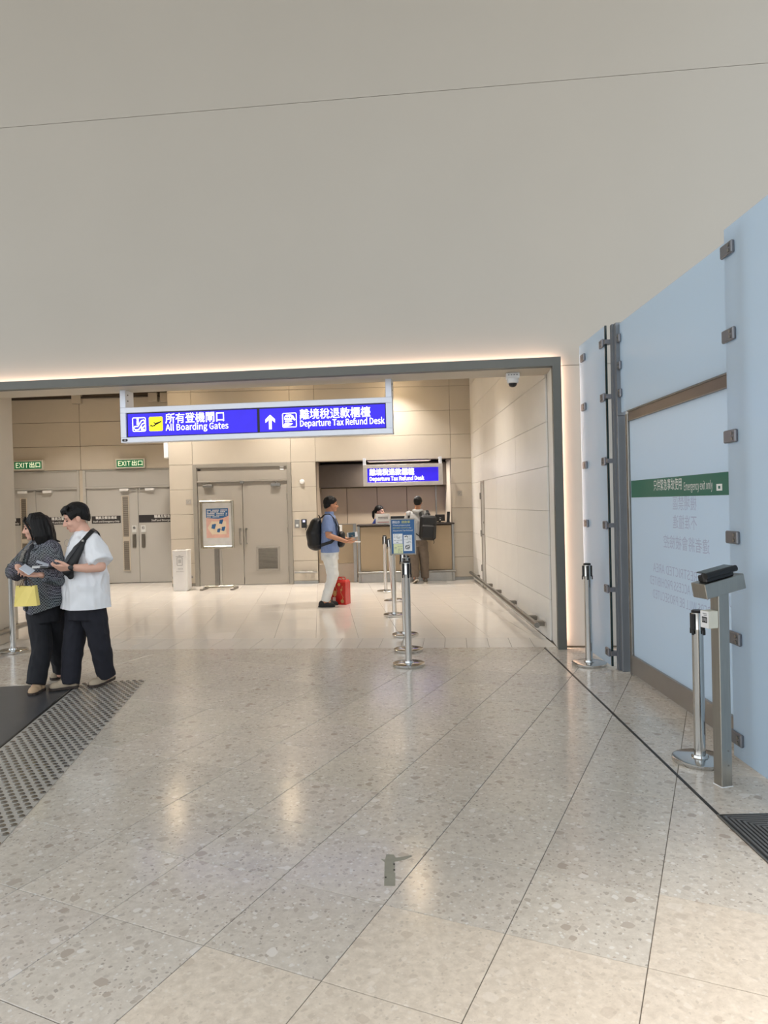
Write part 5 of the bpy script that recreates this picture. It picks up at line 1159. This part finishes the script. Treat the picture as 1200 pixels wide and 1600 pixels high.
MB().strip([(.07, -.15, 1.34), (.06, -.10, 1.45), (.02, -.02, 1.475), (-.06, .06, 1.42)], (1, .2, 0), .05, .012).build('strap', NYL, BP)
MB().strip([(.24, -.15, 1.36), (.20, -.06, 1.455), (.18, .04, 1.43), (.18, .12, 1.36)], (1, .2, 0), .05, .012).build('strap', NYL, BP)
MB().strip([(-.155, -.10, 1.16), (-.165, -.07, 1.36), (-.13, .0, 1.445), (-.12, .08, 1.41)], (1, -.2, 0), .045, .008).build('strap', NYL, BP)
MB().strip([(.06, -.18, .93), (-.08, -.165, 1.03), (-.195, -.06, 1.10)], (0, .2, 1), .022, .006).build('lower_strap', NYL, BP)
MB().tube([(.17, -.21, 1.37), (.17, -.235, 1.41), (.23, -.235, 1.41), (.23, -.21, 1.37)], .010, 6).build('top_handle', NYL, BP); MB().strip([(.30, -.30, .89), (.31, -.31, .83), (.30, -.31, .80)], (1, 0, 0), .012, .004).build('strap_end', NYL, BP)

# ---- clerk behind the counter
R_ = V((-.10, 15.62, 0)); CK = empty('person', R_, 0, 'clerk with glasses and tied black hair in a blue jacket behind the counter', 'person')
HC, HF, HK = (.0, 0, 1.465), (.93, -.34, -.10), .98
b = MB(); head(b, HC, HF, HK); chain(b, [(-.015, 0, 1.40), (-.03, 0, 1.28)], [.048, .05]); loft(b, [(-.06, 0, .80, .15, .11), (-.05, 0, 1.1, .14, .11), (-.04, 0, 1.23, .13, .08), (-.03, 0, 1.29, .05, .05)], Y, X)
for s in (-1, 1): chain(b, [(-.04, s * .15, 1.23), (-.02, s * .2, 1.0), (.2, s * .15, .98)], [.045, .038, .025]); hand(b, (.2, s * .15, .98), (1, -s * .2, 0), (0, 0, -1), -s * -1, (.2,) * 4, .95); chain(b, [(-.05, s * .08, .8), (-.03, s * .09, .45), (-.05, s * .09, .07), (.05, s * .09, .04)], [.08, .055, .04, .034])
fuse(b, 'body', SKIN, CK, .007, 3); face_parts(CK, HC, HF, HK, False, LIP, HAIR); short_hair(CK, HC, HF, HK, HAIR, False, .006, 21)
b = MB(); locks(b, HC, HF, 1.0, [([(0, -.095, .0), (0, -.135, -.05), (0, -.135, -.13), (0, -.12, -.19)], [.03, .034, .03, .012])]); fuse(b, 'ponytail', HAIR, CK, .006, 3, wr=.003, wf=(50, 50, 8))
f, r, u = basis(HF); P_ = lambda a, bb, z: V(HC) + r * a + f * bb + u * z
g = MB()
for s in (-1, 1): g.tube([P_(s * .032 + .021 * cos(a), .097, -.012 + .017 * sin(a)) for a in [2 * pi * i / 16 for i in range(17)]], .0016, 6); g.tube([P_(s * .054, .096, -.01), P_(s * .076, .05, -.008), P_(s * .08, -.005, -.01)], .0016, 6)
g.build('glasses', BLACK, CK)
JK = mat('jacket_blue', (34, 66, 150), .7, var=.05)
b = MB(); loft(b, [(-.06, 0, .78, .18, .14), (-.05, 0, 1.0, .175, .14), (-.045, 0, 1.18, .17, .12), (-.04, 0, 1.245, .13, .085), (-.03, 0, 1.29, .07, .066)], Y, X)
for s in (-1, 1): chain(b, [(-.04, s * .14, 1.225), (-.02, s * .2, 1.0), (.17, s * .155, .985)], [.068, .062, .045], flat1=True)
fuse(b, 'jacket', JK, CK, .008, 4, wr=.005, wf=(9, 9, 6))
b = MB(); loft(b, [(-.05, 0, .7, .165, .13), (-.05, 0, .82, .16, .125)], Y, X)
for s in (-1, 1): chain(b, [(-.05, s * .08, .74), (-.03, s * .09, .45), (-.05, s * .09, .09)], [.10, .08, .065], flat1=True)
fuse(b, 'trousers', CLOTHK, CK, .01, 3)
for s in (-1, 1): shoe(CK, (-.12, s * .09), (.12, s * .10), .085, SHK, SOK)
